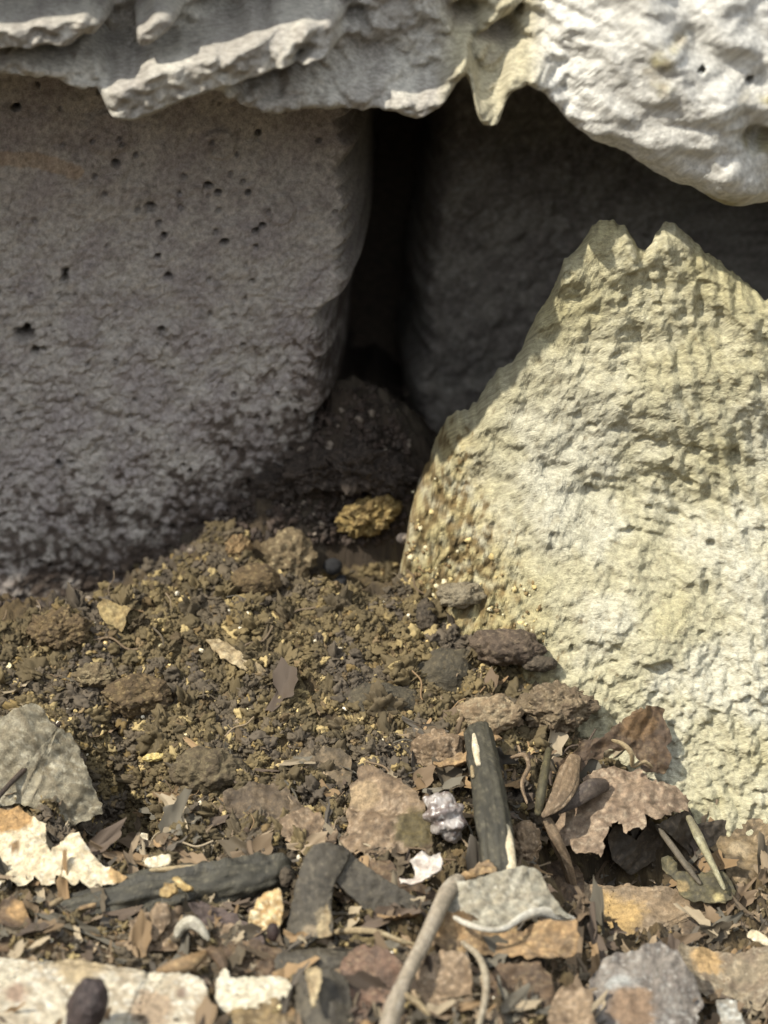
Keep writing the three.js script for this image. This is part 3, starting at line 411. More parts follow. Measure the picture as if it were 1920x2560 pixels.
{ // thick dark stick at lower left, with chips lying on it
  const t = thing('dark_stick', 'thick dark rotten stick lying level under the cream leaf', 'stick', at(420, 2240, 0));
  stick('bark', t, [[90, 2282, -0.002], [220, 2268, 0.001], [380, 2236, 0.004], [530, 2216, 0.005], [650, 2190, 0.005], [728, 2172, 0.005]], [22, 36, 46, 52, 50, 38], { pal: TWIG, rough: 0.55, ridges: 0.2, ribs: 0.3, sides: 44, flat: 0.8 });
  stick('bare_wood', t, [[372, 2176, 0.0125], [450, 2171, 0.0135], [540, 2162, 0.0135]], [5, 8, 3], { pal: STRAW, sides: 8 });
  clod('broken_end', t, 716, 2192, 16, 24, { near: 0.013, pal: DARK, rz: 14, detail: 10 });
  tag(sheet('wood_chip', scene, [[338, 2115], [352, 2085], [368, 2084], [372, 2100], [366, 2118], [388, 2128], [362, 2140], [345, 2132]], { stand: true, n: [-0.2, 0.5, 0.8], near: 0.014, thick: 0.001, pal: PALE }), 'upright cream wood chip standing just above the thick stick', 'wood chip');
  tag(sheet('wood_chip', scene, [[360, 2152], [395, 2138], [425, 2136], [420, 2160], [380, 2168]], { n: [-0.2, 0.8, 0.6], near: 0.013, thick: 0.001, pal: PALE }), 'flat pinkish cream chip lying along the top of the thick stick', 'wood chip');
  tag(sheet('wood_chip', scene, [[398, 2224], [412, 2210], [434, 2208], [440, 2226], [420, 2244], [402, 2240]], { stand: true, n: [-0.3, 0.6, 0.7], near: 0.017, thick: 0.0016, pal: [[0.4, 0.28, 0.12], [0.3, 0.2, 0.08], [0.5, 0.37, 0.18]] }), 'left of two amber chips stuck on the thick stick', 'wood chip');
  tag(sheet('wood_chip', scene, [[432, 2200], [444, 2192], [462, 2208], [480, 2216], [470, 2228], [448, 2222]], { stand: true, n: [-0.3, 0.6, 0.7], near: 0.017, thick: 0.0016, pal: [[0.5, 0.36, 0.14], [0.38, 0.26, 0.1], [0.6, 0.47, 0.24]] }), 'right of two amber chips stuck on the thick stick', 'wood chip');
  tag(stick('straw', scene, [[124, 2264, 0.012], [142, 2254, 0.012], [158, 2246, 0.012]], [6, 7, 5], { pal: STRAW, sides: 8 }), 'short straw piece on the left end of the thick stick', 'straw');
  tag(stick('straw', scene, [[196, 2272, 0.011], [240, 2262, 0.012]], [5, 7], { pal: ORANGE, sides: 8 }), 'thin amber sliver along the lower side of the thick stick', 'straw');
}
{ // lower left corner
  const t = thing('bark_slab', 'big pale mottled slab of bark in the bottom left corner', 'bark', at(220, 2500, 0.004));
  sheet('slab', t, [[-90, 2405], [20, 2388], [110, 2398], [200, 2396], [300, 2412], [400, 2428], [470, 2432], [512, 2455], [520, 2520], [505, 2620], [-90, 2620]], { n: [-0.06, 0.8, 0.6], near: 0.015, thick: 0.004, wrinkle: 0.035, bendV: -0.02, pal: [[0.56, 0.5, 0.38], [0.4, 0.33, 0.23], [0.68, 0.64, 0.54]], blotch: 130, mat: barkMat, patch: [[40, 2480, 26, [0.34, 0.24, 0.17]], [380, 2520, 50, [0.36, 0.27, 0.18]], [455, 2480, 16, [0.25, 0.18, 0.13]], [200, 2405, 60, [0.42, 0.33, 0.2]]] });
  tag(clod('seed_pod', scene, 218, 2518, 44, 66, { near: 0.026, near2: 0, pal: [[0.055, 0.037, 0.034], [0.035, 0.023, 0.022], [0.1, 0.075, 0.07]], angular: 0.2, crumb: 0.01, rz: 40, mat: barkMat, roll: -0.35 }), 'shiny dark brown seed pod on the pale bark slab', 'seed pod');
  tag(sheet('bark_piece', scene, [[546, 2446], [552, 2432], [562, 2420], [572, 2428], [578, 2440], [620, 2442], [680, 2440], [716, 2446], [730, 2468], [722, 2494], [690, 2508], [650, 2516], [612, 2524], [580, 2534], [552, 2522], [538, 2490]], { n: [-0.1, 0.75, 0.65], near: 0.012, thick: 0.003, wrinkle: 0.02, pal: [[0.64, 0.58, 0.44], [0.54, 0.47, 0.33], [0.72, 0.67, 0.55]], mat: barkMat, blotch: 200 }), 'cream oblong piece of bark at bottom beside the pale slab', 'bark');
  tag(stick('curled_pod', scene, [[392, 2428, 0.012], [430, 2420, 0.015], [480, 2404, 0.016], [516, 2380, 0.013]], [6, 17, 18, 8], { pal: ORANGE, rough: 0.15, flat: 0.6 }), 'orange brown curled pod lying on the edge of the bark slab', 'pod');
  tag(stick('curled_pod', scene, [[520, 2374, 0.012], [545, 2390, 0.014], [562, 2424, 0.013]], [10, 16, 10], { pal: BROWN, rough: 0.15 }), 'brown curled husk just above the cream oblong bark', 'pod');
  tag(stick('bark_ring', scene, [[440, 2345, 0.01], [452, 2318, 0.014], [476, 2306, 0.016], [498, 2318, 0.015], [522, 2350, 0.011]], [8, 13, 17, 13, 7], { pal: [[0.56, 0.52, 0.42], [0.4, 0.36, 0.27], [0.66, 0.62, 0.53]], rough: 0.25 }), 'whitish curl of bark under the thick dark stick', 'bark');
  tag(sheet('husk', scene, [[350, 2345], [362, 2310], [382, 2270], [402, 2256], [416, 2268], [420, 2300], [404, 2330], [380, 2352]], { stand: true, n: [-0.3, 0.5, 0.8], near: 0.012, thick: 0.0008, bendU: -0.14, pal: TAN }), 'larger of two tan husks leaning on the thick stick', 'husk');
  tag(sheet('husk', scene, [[408, 2330], [416, 2296], [436, 2268], [458, 2266], [456, 2286], [436, 2312]], { stand: true, n: [0.2, 0.5, 0.8], near: 0.01, thick: 0.0008, bendU: -0.12, pal: TAN }), 'smaller rounded tan husk right of the larger husk', 'husk');
  tag(sheet('dead_leaf', scene, [[-70, 2290], [0, 2262], [35, 2250], [62, 2270], [78, 2300], [130, 2330], [190, 2345], [150, 2378], [80, 2385], [-70, 2378]], { n: [0.1, 0.7, 0.7], near: 0.007, bendU: -0.05, pal: BROWN, patch: [[50, 2280, 26, [0.4, 0.25, 0.11]]] }), 'brown crumpled leaf between thick stick and pale bark slab', 'leaf');
  tag(sheet('leaf_scrap', scene, [[642, 2262], [655, 2236], [678, 2224], [702, 2224], [712, 2255], [706, 2300], [690, 2336], [662, 2334], [628, 2312], [632, 2285]], { stand: true, n: [-0.35, 0.55, 0.75], near: 0.012, thick: 0.0006, wrinkle: 0.12, pal: [[0.6, 0.44, 0.22], [0.4, 0.25, 0.1], [0.75, 0.64, 0.42]], blotch: 300 }), 'glowing golden leaf scrap left of the bent grey stems', 'leaf scrap');
  tag(clod('dark_seed', scene, 682, 2330, 15, 22, { near: 0.02, pal: [[0.04, 0.02, 0.016], [0.025, 0.014, 0.012]], crumb: 0.01, angular: 0.1, mat: barkMat, detail: 12 }), 'small dark red seed in front of the golden scrap', 'seed');
  tag(sheet('leaf_scrap', scene, [[470, 2268], [520, 2262], [580, 2290], [640, 2330], [660, 2370], [610, 2380], [560, 2350], [500, 2305]], { n: [0.2, 0.7, 0.65], near: 0.005, pal: [[0.1, 0.07, 0.06], [0.07, 0.05, 0.042], [0.15, 0.11, 0.09]] }), 'dull purple brown leaf scrap below the end of the stick', 'leaf scrap');
}
{ // bent dead stems in the middle foreground
  const t = thing('dead_twig', 'grey brown bent dead stem folded into an arch in the foreground', 'stem', at(800, 2250, 0.01)), S = [[0.088, 0.075, 0.054], [0.066, 0.056, 0.041], [0.13, 0.11, 0.078]];
  sheet('slanting_stalk', t, [[826, 2110], [868, 2114], [902, 2150], [960, 2194], [1040, 2244], [1086, 2290], [1064, 2338], [1020, 2352], [958, 2312], [900, 2262], [842, 2204], [815, 2150]], { stand: true, n: [0.2, 0.65, 0.75], near: 0.014, thick: 0.002, bendV: -0.1, wrinkle: 0.05, pal: S, mat: barkMat, blotch: 110, ragged: 1.5 });
  sheet('upright_stalk', t, [[700, 2356], [722, 2275], [743, 2192], [778, 2116], [830, 2106], [868, 2116], [856, 2160], [834, 2204], [826, 2262], [830, 2332], [790, 2346], [742, 2388], [688, 2398]], { stand: true, n: [-0.1, 0.7, 0.7], near: 0.018, thick: 0.002, bendU: -0.12, wrinkle: 0.06, pal: S, mat: barkMat, blotch: 110, ragged: 1.5, patch: [[812, 2290, 20, [0.3, 0.24, 0.15]], [775, 2330, 18, [0.33, 0.26, 0.17]]] });
  tag(sheet('dead_twig', scene, [[690, 2390], [740, 2370], [830, 2350], [920, 2356], [1000, 2380], [1010, 2420], [940, 2440], [850, 2432], [760, 2440], [700, 2436]], { n: [0, 0.7, 0.7], near: 0.01, thick: 0.002, bendV: -0.12, pal: S, mat: barkMat, blotch: 110 }), 'flat grey brown stem lying level below the bent stem', 'stem');
  tag(sheet('dead_twig', scene, [[745, 2440], [800, 2424], [860, 2432], [880, 2500], [870, 2620], [740, 2620], [738, 2520]], { n: [0, 0.6, 0.8], near: 0.014, thick: 0.002, bendU: -0.15, pal: S, mat: barkMat, blotch: 110, patch: [[850, 2480, 22, [0.05, 0.043, 0.033]]] }), 'broad dark stem running out of the bottom edge', 'stem');
  tag(stick('tendril', scene, [[838, 2330, 0.012], [890, 2326, 0.016], [950, 2332, 0.017], [1000, 2352, 0.015], [1045, 2364, 0.012]], [8, 8, 7, 6, 4], { pal: STRAW, sides: 10, rough: 0.2 }), 'thin straw tendril crossing in front of the bent stem', 'tendril');
  tag(sheet('leaf_scrap', scene, [[799, 2345], [792, 2320], [802, 2290], [818, 2262], [826, 2290], [822, 2320], [830, 2338]], { stand: true, n: [0, 0.5, 0.8], near: 0.022, thick: 0.0005, pal: STRAW, wrinkle: 0.15 }), 'pale flaking scrap stuck on the bent upright stalk', 'leaf scrap');
  tag(sheet('leaf_scrap', scene, [[765, 2430], [795, 2425], [806, 2445], [792, 2500], [780, 2520], [774, 2480]], { n: [0, 0.6, 0.8], near: 0.022, thick: 0.0005, pal: STRAW }), 'long pale scrap on the broad stem at the bottom', 'leaf scrap');
}
{ // grey curled leaf with a long stalk
  const t = thing('dead_leaf', 'grey curled dead leaf with a white rolled rim and long pale stalk', 'leaf', at(1250, 2250, 0.012)), G2 = [[0.37, 0.345, 0.27], [0.29, 0.26, 0.19], [0.46, 0.43, 0.35], [0.3, 0.26, 0.19]];
  sheet('blade', t, [[1128, 2206], [1165, 2204], [1210, 2192], [1255, 2180], [1311, 2168], [1350, 2186], [1376, 2232], [1405, 2268], [1432, 2294], [1400, 2290], [1348, 2278], [1302, 2296], [1258, 2322], [1210, 2322], [1168, 2308], [1136, 2290], [1118, 2250]], { stand: true, n: [0.1, 0.75, 0.65], near: 0.018, bendU: -0.02, bendV: 0.06, pal: G2, veins: 0.8, veinAngle: 0.2, blotch: 230, ragged: 2 });
  stick('rolled_rim', t, [[1134, 2292, 0.019], [1168, 2310, 0.0205], [1212, 2323, 0.021], [1258, 2322, 0.021], [1302, 2296, 0.0205], [1348, 2279, 0.02], [1400, 2291, 0.018], [1438, 2302, 0.016]], [5, 7, 6, 7, 10, 14, 13, 8], { pal: [[0.66, 0.62, 0.53], [0.55, 0.5, 0.4], [0.72, 0.7, 0.62]], sides: 12, flat: 0.8 });
  stick('stalk', t, [[1150, 2200, 0.016], [1122, 2225, 0.018], [1085, 2300, 0.02], [1050, 2375, 0.02], [1010, 2455, 0.019], [985, 2520, 0.018], [960, 2600, 0.016]], [20, 20, 18, 17, 17, 22, 20], { pal: [[0.4, 0.34, 0.26], [0.3, 0.25, 0.18], [0.48, 0.43, 0.35]], rough: 0.12, sides: 16 });
  stick('side_stalk', t, [[1005, 2486, 0.02], [1040, 2505, 0.017], [1075, 2540, 0.013]], [9, 9, 5], { pal: STRAW, sides: 10 });
  tag(sheet('leaf_scrap', scene, [[998, 2198], [1032, 2198], [1040, 2182], [1026, 2156], [1046, 2142], [1060, 2136], [1080, 2142], [1102, 2136], [1110, 2160], [1100, 2180], [1076, 2196], [1052, 2210], [1028, 2216], [1004, 2212]], { n: [-0.3, 0.55, 0.75], near: 0.014, thick: 0.0006, smooth: false, pal: [[0.6, 0.54, 0.48], [0.5, 0.42, 0.36], [0.7, 0.66, 0.6]], blotch: 260 }), 'ragged whitish leaf scrap above the grey curled leaf', 'leaf scrap');
  tag(sheet('leaf_scrap', scene, [[1140, 2190], [1180, 2172], [1215, 2148], [1240, 2168], [1238, 2180], [1200, 2188], [1160, 2200]], { stand: true, n: [-0.2, 0.5, 0.8], near: 0.02, thick: 0.0005, pal: ORANGE }), 'rusty leaf scrap leaning on the foot of the upright twig', 'leaf scrap');
}
{ // upright broken twig
  const t = thing('broken_twig', 'dark upright broken twig with pale strips of bare wood', 'twig', at(1250, 2170, 0.01));
  stick('bark', t, [[1193, 1822, 0.014], [1208, 1900, 0.019], [1224, 1980, 0.021], [1238, 2080, 0.021], [1252, 2200, 0.016]], [32, 36, 38, 39, 40], { pal: TWIG, rough: 0.14, ridges: 0.12, ribs: 0.24, sides: 44, endColor: [0.05, 0.04, 0.03] });
  stick('bare_strip', t, [[1186, 1834, 0.0195], [1190, 1872, 0.0235], [1197, 1914, 0.0255]], [6, 10, 7], { pal: PALE, sides: 10, flat: 0.7 });
  stick('bare_strip', t, [[1256, 2034, 0.0245], [1263, 2070, 0.0258], [1271, 2120, 0.0255], [1280, 2180, 0.0225]], [6, 12, 15, 13], { pal: PALE, sides: 10, flat: 0.8, rough: 0.25 });
  stick('bare_strip', t, [[1180, 1915, 0.022], [1182, 1945, 0.0235]], [5, 5], { pal: STRAW, sides: 8 });
}
{ // middle right: brown leaf, shell, clods round the twig
  tag(sheet('dead_leaf', scene, [[850, 2106], [868, 2060], [872, 2000], [890, 1935], [925, 1925], [965, 1938], [1010, 1960], [1052, 1992], [1072, 2040], [1090, 2090], [1062, 2118], [1010, 2122], [970, 2140], [935, 2150], [900, 2130], [868, 2128]], { n: [-0.2, 0.72, 0.66], near: 0.01, bendU: -0.06, wrinkle: 0.12, pal: TAN, veins: 1, veinAngle: -0.7, blotch: 150, patch: [[1040, 2075, 55, [0.11, 0.085, 0.035]], [905, 1990, 40, [0.36, 0.26, 0.15]]] }), 'mottled tan brown leaf left of the small silver shell', 'leaf');
  tag(clod('snail_shell', scene, 1112, 2040, 44, 62, { near: 0.016, pal: [[0.3, 0.27, 0.25], [0.15, 0.12, 0.11], [0.5, 0.48, 0.46]], angular: 0.3, crumb: 0.03, ring: [0.1, 8], roll: 0.5, rz: 46, mat: shellMat }), 'small silvery ridged snail shell left of the upright twig', 'shell');
  tag(clod('clod', scene, 1100, 1880, 62, 50, { near: 0.008, pal: TAN, angular: 0.45 }), 'pinkish tan clod over a dark hole left of the twig top', 'clod');
  tag(clod('clod', scene, 1225, 1788, 78, 50, { near: 0.008, pal: [[0.34, 0.26, 0.16], [0.24, 0.17, 0.1], [0.42, 0.34, 0.22]], angular: 0.4, rz: 40 }), 'pale tan clod directly behind the top of the upright twig', 'clod');
  tag(sheet('leaf_scrap', scene, [[1085, 1916], [1110, 1900], [1150, 1886], [1180, 1884], [1170, 1904], [1130, 1918], [1100, 1924]], { n: [-0.2, 0.7, 0.6], near: 0.014, thick: 0.0008, pal: ORANGE }), 'thin orange flake jutting out below the pinkish clod', 'leaf scrap');
  tag(stick('green_twig', scene, [[1372, 1872, 0.012], [1362, 1930, 0.018], [1352, 1990, 0.019], [1345, 2040, 0.014]], [8, 11, 12, 9], { pal: OLIVE, sides: 12 }), 'thin greenish upright stem right of the upright twig', 'stem');
  tag(stick('dry_stick', scene, [[1440, 1888, 0.014], [1420, 1945, 0.019], [1392, 2005, 0.02], [1356, 2042, 0.016]], [14, 26, 22, 6], { pal: TAN, rough: 0.5, flat: 0.3, ribs: 0.3, sides: 30 }), 'tan flat stick leaning left beside the pinkish leaf', 'stick');
  tag(stick('dry_stick', scene, [[1362, 2040, 0.014], [1390, 2100, 0.015], [1418, 2160, 0.014], [1440, 2240, 0.011]], [10, 15, 13, 9], { pal: TAN, rough: 0.45, ribs: 0.25, flat: 0.6 }), 'thin brown stick slanting down beside the grey curled leaf', 'stick');
  tag(stick('dry_stick', scene, [[1392, 2030, 0.014], [1440, 1998, 0.017], [1480, 1972, 0.019], [1520, 1962, 0.018]], [8, 20, 24, 14], { ribs: 0.3, pal: [[0.11, 0.08, 0.06], [0.08, 0.06, 0.05], [0.15, 0.12, 0.09]], rough: 0.1, flat: 0.5 }), 'grey brown twist of stem lying on the pinkish leaf', 'stick');
  tag(stick('curled_fibre', scene, [[1275, 1895, 0.012], [1310, 1888, 0.016], [1322, 1915, 0.017], [1305, 1960, 0.016], [1318, 2010, 0.014]], [4, 6, 6, 5, 3], { pal: TAN, sides: 10, rough: 0.4 }), 'curled brown fibre hooked over beside the upright twig', 'fibre');
  tag(clod('clod', scene, 1310, 2110, 40, 55, { near: 0.008, pal: TAN, angular: 0.4 }), 'small tan clod behind the grey curled leaf', 'clod');
}
{ // leaves at right
  tag(sheet('dead_leaf', scene, [[1372, 2066], [1400, 2030], [1436, 1985], [1460, 1930], [1520, 1915], [1600, 1914], [1630, 1944], [1684, 1958], [1732, 1980], [1716, 2010], [1672, 2034], [1625, 2040], [1604, 2078], [1568, 2080], [1548, 2054], [1518, 2080], [1510, 2134], [1470, 2120], [1436, 2116], [1384, 2106]], { n: [0.05, 0.66, 0.75], near: 0.016, bendU: -0.04, wrinkle: 0.07, pal: [[0.31, 0.225, 0.15], [0.23, 0.16, 0.105], [0.42, 0.33, 0.23], [0.13, 0.085, 0.052]], veins: 1, veinAngle: 0.3, blotch: 220, ragged: 4, smooth: false }), 'pinkish tan leaf with a torn lower edge over the dark hollow', 'leaf');
  tag(sheet('dead_leaf', scene, [[1385, 1915], [1440, 1862], [1500, 1842], [1560, 1792], [1620, 1768], [1652, 1782], [1662, 1850], [1655, 1935], [1600, 1915], [1572, 1872], [1520, 1882], [1470, 1905], [1430, 1935]], { stand: true, n: [0.2, 0.45, 0.85], near: 0.008, bendU: 0.05, pal: BROWN, wrinkle: 0.12, patch: [[1590, 1810, 45, [0.2, 0.12, 0.055]]] }), 'curled dark brown leaf standing against the pale stone', 'leaf');
  tag(stick('curled_fibre', scene, [[1530, 1850, 0.016], [1560, 1862, 0.019], [1580, 1885, 0.019], [1582, 1915, 0.016], [1612, 1905, 0.016], [1632, 1920, 0.014]], [4, 6, 6, 5, 5, 3], { pal: STRAW, sides: 10, rough: 0.4 }), 'looped pale fibre in front of the curled dark leaf', 'fibre');
  const t = thing('folded_leaf', 'folded leaf with pointed folds, coloured dark for the shade of the hollow', 'leaf', at(1620, 2140, 0.004));  // dark palette paints the shade of the hollow into this leaf
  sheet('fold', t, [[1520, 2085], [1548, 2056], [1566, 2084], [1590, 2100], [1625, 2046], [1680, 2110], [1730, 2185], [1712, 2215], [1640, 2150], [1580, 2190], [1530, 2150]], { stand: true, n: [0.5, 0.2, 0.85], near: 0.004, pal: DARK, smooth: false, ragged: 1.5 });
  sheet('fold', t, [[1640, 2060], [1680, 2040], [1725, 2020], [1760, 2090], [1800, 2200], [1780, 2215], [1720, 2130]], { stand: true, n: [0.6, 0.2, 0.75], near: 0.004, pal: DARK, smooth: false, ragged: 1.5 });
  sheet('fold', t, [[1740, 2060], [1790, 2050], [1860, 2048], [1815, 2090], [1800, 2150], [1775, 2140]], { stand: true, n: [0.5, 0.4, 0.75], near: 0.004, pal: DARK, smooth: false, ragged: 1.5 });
  tag(stick('slender_twig', scene, [[1640, 2062, 0.012], [1680, 2115, 0.016], [1720, 2170, 0.017], [1752, 2212, 0.015]], [6, 8, 8, 5], { pal: [[0.17, 0.14, 0.1], [0.12, 0.1, 0.07]], sides: 10 }), 'left of two slender stems slanting across the dark hollow', 'stem');
  tag(stick('slender_twig', scene, [[1720, 2040, 0.012], [1745, 2090, 0.016], [1775, 2150, 0.017], [1812, 2225, 0.014]], [8, 12, 9, 5], { pal: [[0.36, 0.33, 0.2], [0.24, 0.21, 0.13], [0.5, 0.48, 0.34]], sides: 10 }), 'right of two slender stems, paler, across the dark hollow', 'stem');
  tag(sheet('leaf_scrap', scene, [[1652, 2158], [1668, 2142], [1690, 2150], [1698, 2176], [1740, 2182], [1800, 2175], [1840, 2226], [1806, 2262], [1740, 2256], [1704, 2240], [1690, 2206], [1666, 2184]], { n: [-0.1, 0.6, 0.75], near: 0.016, pal: OLIVE, bendU: -0.05, thick: 0.0006, patch: [[1705, 2215, 16, [0.36, 0.26, 0.12]], [1796, 2246, 14, [0.5, 0.42, 0.2]]] }), 'olive green leaf scrap at the right end of the dark hollow', 'leaf scrap');
  tag(sheet('dead_leaf', scene, [[1770, 2100], [1810, 2064], [1870, 2048], [1990, 2040], [1990, 2240], [1890, 2235], [1830, 2210], [1806, 2160]], { n: [-0.1, 0.7, 0.7], near: 0.006, wrinkle: 0.12, pal: [[0.19, 0.135, 0.07], [0.12, 0.085, 0.045], [0.3, 0.22, 0.13]], patch: [[1850, 2125, 26, [0.36, 0.28, 0.17]]] }), 'dull brown leaf at the right edge below the pale stone', 'leaf');
  tag(sheet('dead_leaf', scene, [[1400, 2295], [1432, 2222], [1500, 2212], [1560, 2218], [1640, 2222], [1720, 2238], [1790, 2262], [1860, 2250], [1990, 2215], [1990, 2385], [1880, 2372], [1800, 2362], [1730, 2356], [1640, 2360], [1560, 2378], [1490, 2404], [1430, 2384], [1372, 2348]], { torn: 0, fold: 0.05, curl: 0, n: [0, 0.78, 0.63], near: 0.021, wrinkle: 0.04, thick: 0.0012, pal: [[0.3, 0.215, 0.13], [0.21, 0.155, 0.1], [0.38, 0.29, 0.19], [0.24, 0.17, 0.1]], veins: 0.7, veinAngle: -0.1, blotch: 130, patch: [[1540, 2300, 70, [0.46, 0.31, 0.13]], [1480, 2340, 40, [0.42, 0.28, 0.12]], [1780, 2410, 40, [0.44, 0.28, 0.12]], [1740, 2330, 34, [0.12, 0.085, 0.055]]] }), 'broad flat brown leaf with orange patches in front of the dark hollow', 'leaf');
  tag(sheet('dead_leaf', scene, [[1690, 2400], [1740, 2372], [1830, 2380], [1990, 2390], [1990, 2560], [1900, 2540], [1830, 2500], [1790, 2505], [1740, 2480]], { n: [0.05, 0.8, 0.6], near: 0.01, wrinkle: 0.07, pal: [[0.27, 0.215, 0.14], [0.2, 0.15, 0.1], [0.36, 0.3, 0.21]], patch: [[1770, 2408, 40, [0.45, 0.3, 0.14]]] }), 'tan leaf on the right edge just below the orange patched leaf', 'leaf');
  tag(sheet('dead_leaf', scene, [[1492, 2412], [1540, 2384], [1600, 2370], [1660, 2368], [1706, 2394], [1742, 2440], [1760, 2500], [1730, 2570], [1640, 2610], [1500, 2610], [1442, 2560], [1462, 2490]], { n: [0.05, 0.72, 0.7], near: 0.018, wrinkle: 0.06, bendU: -0.04, pal: [[0.235, 0.205, 0.175], [0.17, 0.145, 0.125], [0.34, 0.32, 0.29]], blotch: 170, patch: [[1550, 2462, 30, [0.36, 0.36, 0.34]], [1580, 2520, 60, [0.24, 0.16, 0.1]]] }), 'grey speckled leaf at the bottom right, in front of the orange one', 'leaf');
  tag(sheet('leaf_scrap', scene, [[1390, 2490], [1420, 2470], [1470, 2490], [1480, 2540], [1500, 2600], [1400, 2600], [1370, 2550]], { n: [-0.1, 0.75, 0.66], near: 0.013, pal: TAN }), 'tan leaf scrap at the bottom left of the grey speckled leaf', 'leaf scrap');
  tag(sheet('leaf_scrap', scene, [[1790, 2510], [1812, 2492], [1838, 2500], [1848, 2530], [1880, 2600], [1820, 2600], [1800, 2550]], { n: [-0.1, 0.6, 0.8], near: 0.02, pal: [[0.4, 0.39, 0.34], [0.3, 0.27, 0.22], [0.5, 0.5, 0.46]] }), 'silvery grey leaf scrap in the bottom right corner', 'leaf scrap');
  tag(sheet('leaf_scrap', scene, [[1868, 2334], [1890, 2326], [1925, 2350], [1918, 2362], [1884, 2352]], { n: [-0.3, 0.7, 0.6], near: 0.018, pal: PALE }), 'tiny white flake on the orange patched leaf near the right edge', 'leaf scrap');
  tag(stick('curled_twig', scene, [[1155, 2355, 0.01], [1195, 2390, 0.014], [1214, 2440, 0.016], [1212, 2500, 0.016], [1190, 2590, 0.014]], [6, 8, 9, 8, 7], { pal: [[0.42, 0.36, 0.26], [0.32, 0.26, 0.18], [0.5, 0.44, 0.34]], sides: 10 }), 'thin pale stem arching down right of the long leaf stalk', 'stem');
  tag(sheet('leaf_scrap', scene, [[1040, 2420], [1100, 2390], [1160, 2400], [1180, 2460], [1160, 2540], [1090, 2560], [1050, 2500]], { n: [0, 0.8, 0.6], near: 0.007, wrinkle: 0.14, pal: TAN }), 'crumpled tan leaf scrap between long stalk and arching stem', 'leaf scrap');
  tag(sheet('dead_leaf', scene, [[1220, 2440], [1280, 2410], [1360, 2430], [1390, 2500], [1370, 2600], [1240, 2600]], { n: [0.1, 0.8, 0.6], near: 0.004, wrinkle: 0.14, pal: BROWN }), 'dark brown leaf at the bottom right of the arching stem', 'leaf');
}
{ // more of the leaf litter in front
  const L = (pts, label, o) => tag(sheet('dead_leaf', scene, pts, { wrinkle: 0.14, near: 0.006, n: [0, 0.75, 0.66], ...o }), label, 'leaf');
  L([[880, 2370], [960, 2380], [1010, 2440], [960, 2530], [930, 2620], [860, 2600], [880, 2500], [850, 2430]], 'crumpled reddish brown leaf left of the long pale stalk', { pal: [[0.17, 0.1, 0.065], [0.11, 0.07, 0.048], [0.25, 0.17, 0.11]] });
  L([[560, 2360], [640, 2350], [700, 2380], [720, 2430], [640, 2440], [570, 2415]], 'dull grey brown leaf above the cream oblong bark', { pal: BROWN });
  L([[560, 2530], [640, 2515], [720, 2500], [745, 2560], [720, 2620], [560, 2620]], 'ochre leaf along the bottom edge under the cream oblong bark', { pal: [[0.24, 0.17, 0.08], [0.16, 0.11, 0.055], [0.33, 0.26, 0.15]] });
  L([[900, 2150], [960, 2150], [1010, 2190], [1060, 2220], [1100, 2240], [1060, 2262], [1000, 2240], [930, 2190]], 'brown leaf behind the slanting stem', { pal: BROWN, near: 0.004 });
  L([[1070, 2330], [1150, 2300], [1240, 2330], [1330, 2320], [1420, 2330], [1450, 2380], [1380, 2420], [1260, 2400], [1160, 2390], [1090, 2380]], 'rusty brown leaf under the grey curled leaf', { pal: ORANGE, near: 0.008 });
  L([[1330, 2180], [1390, 2140], [1440, 2150], [1460, 2200], [1430, 2250], [1380, 2240]], 'small brown leaf between grey curled leaf and dark hollow', { pal: BROWN, near: 0.008 });
  L([[330, 2300], [420, 2290], [520, 2300], [600, 2330], [560, 2380], [450, 2390], [340, 2370]], 'greyish brown leaf under the two tan husks', { pal: TAN, near: 0.004 });
  L([[560, 2000], [640, 1960], [720, 1970], [760, 2030], [730, 2090], [640, 2100], [580, 2060]], 'broad brown leaf half sunk in the soil behind the thick stick', { pal: [[0.13, 0.092, 0.055], [0.09, 0.064, 0.04], [0.2, 0.15, 0.095]], near: 0.004 });
  L([[700, 2050], [760, 2030], [830, 2060], [840, 2110], [780, 2115], [720, 2100]], 'pinkish brown leaf just above the top of the bent stem', { pal: TAN, near: 0.006 });
  L([[740, 1900], [800, 1870], [870, 1890], [880, 1950], [820, 1990], [760, 1970]], 'dusty brown leaf in the soil left of the mottled tan leaf', { pal: [[0.15, 0.11, 0.065], [0.1, 0.075, 0.045], [0.24, 0.18, 0.11]], near: 0.004 });
}
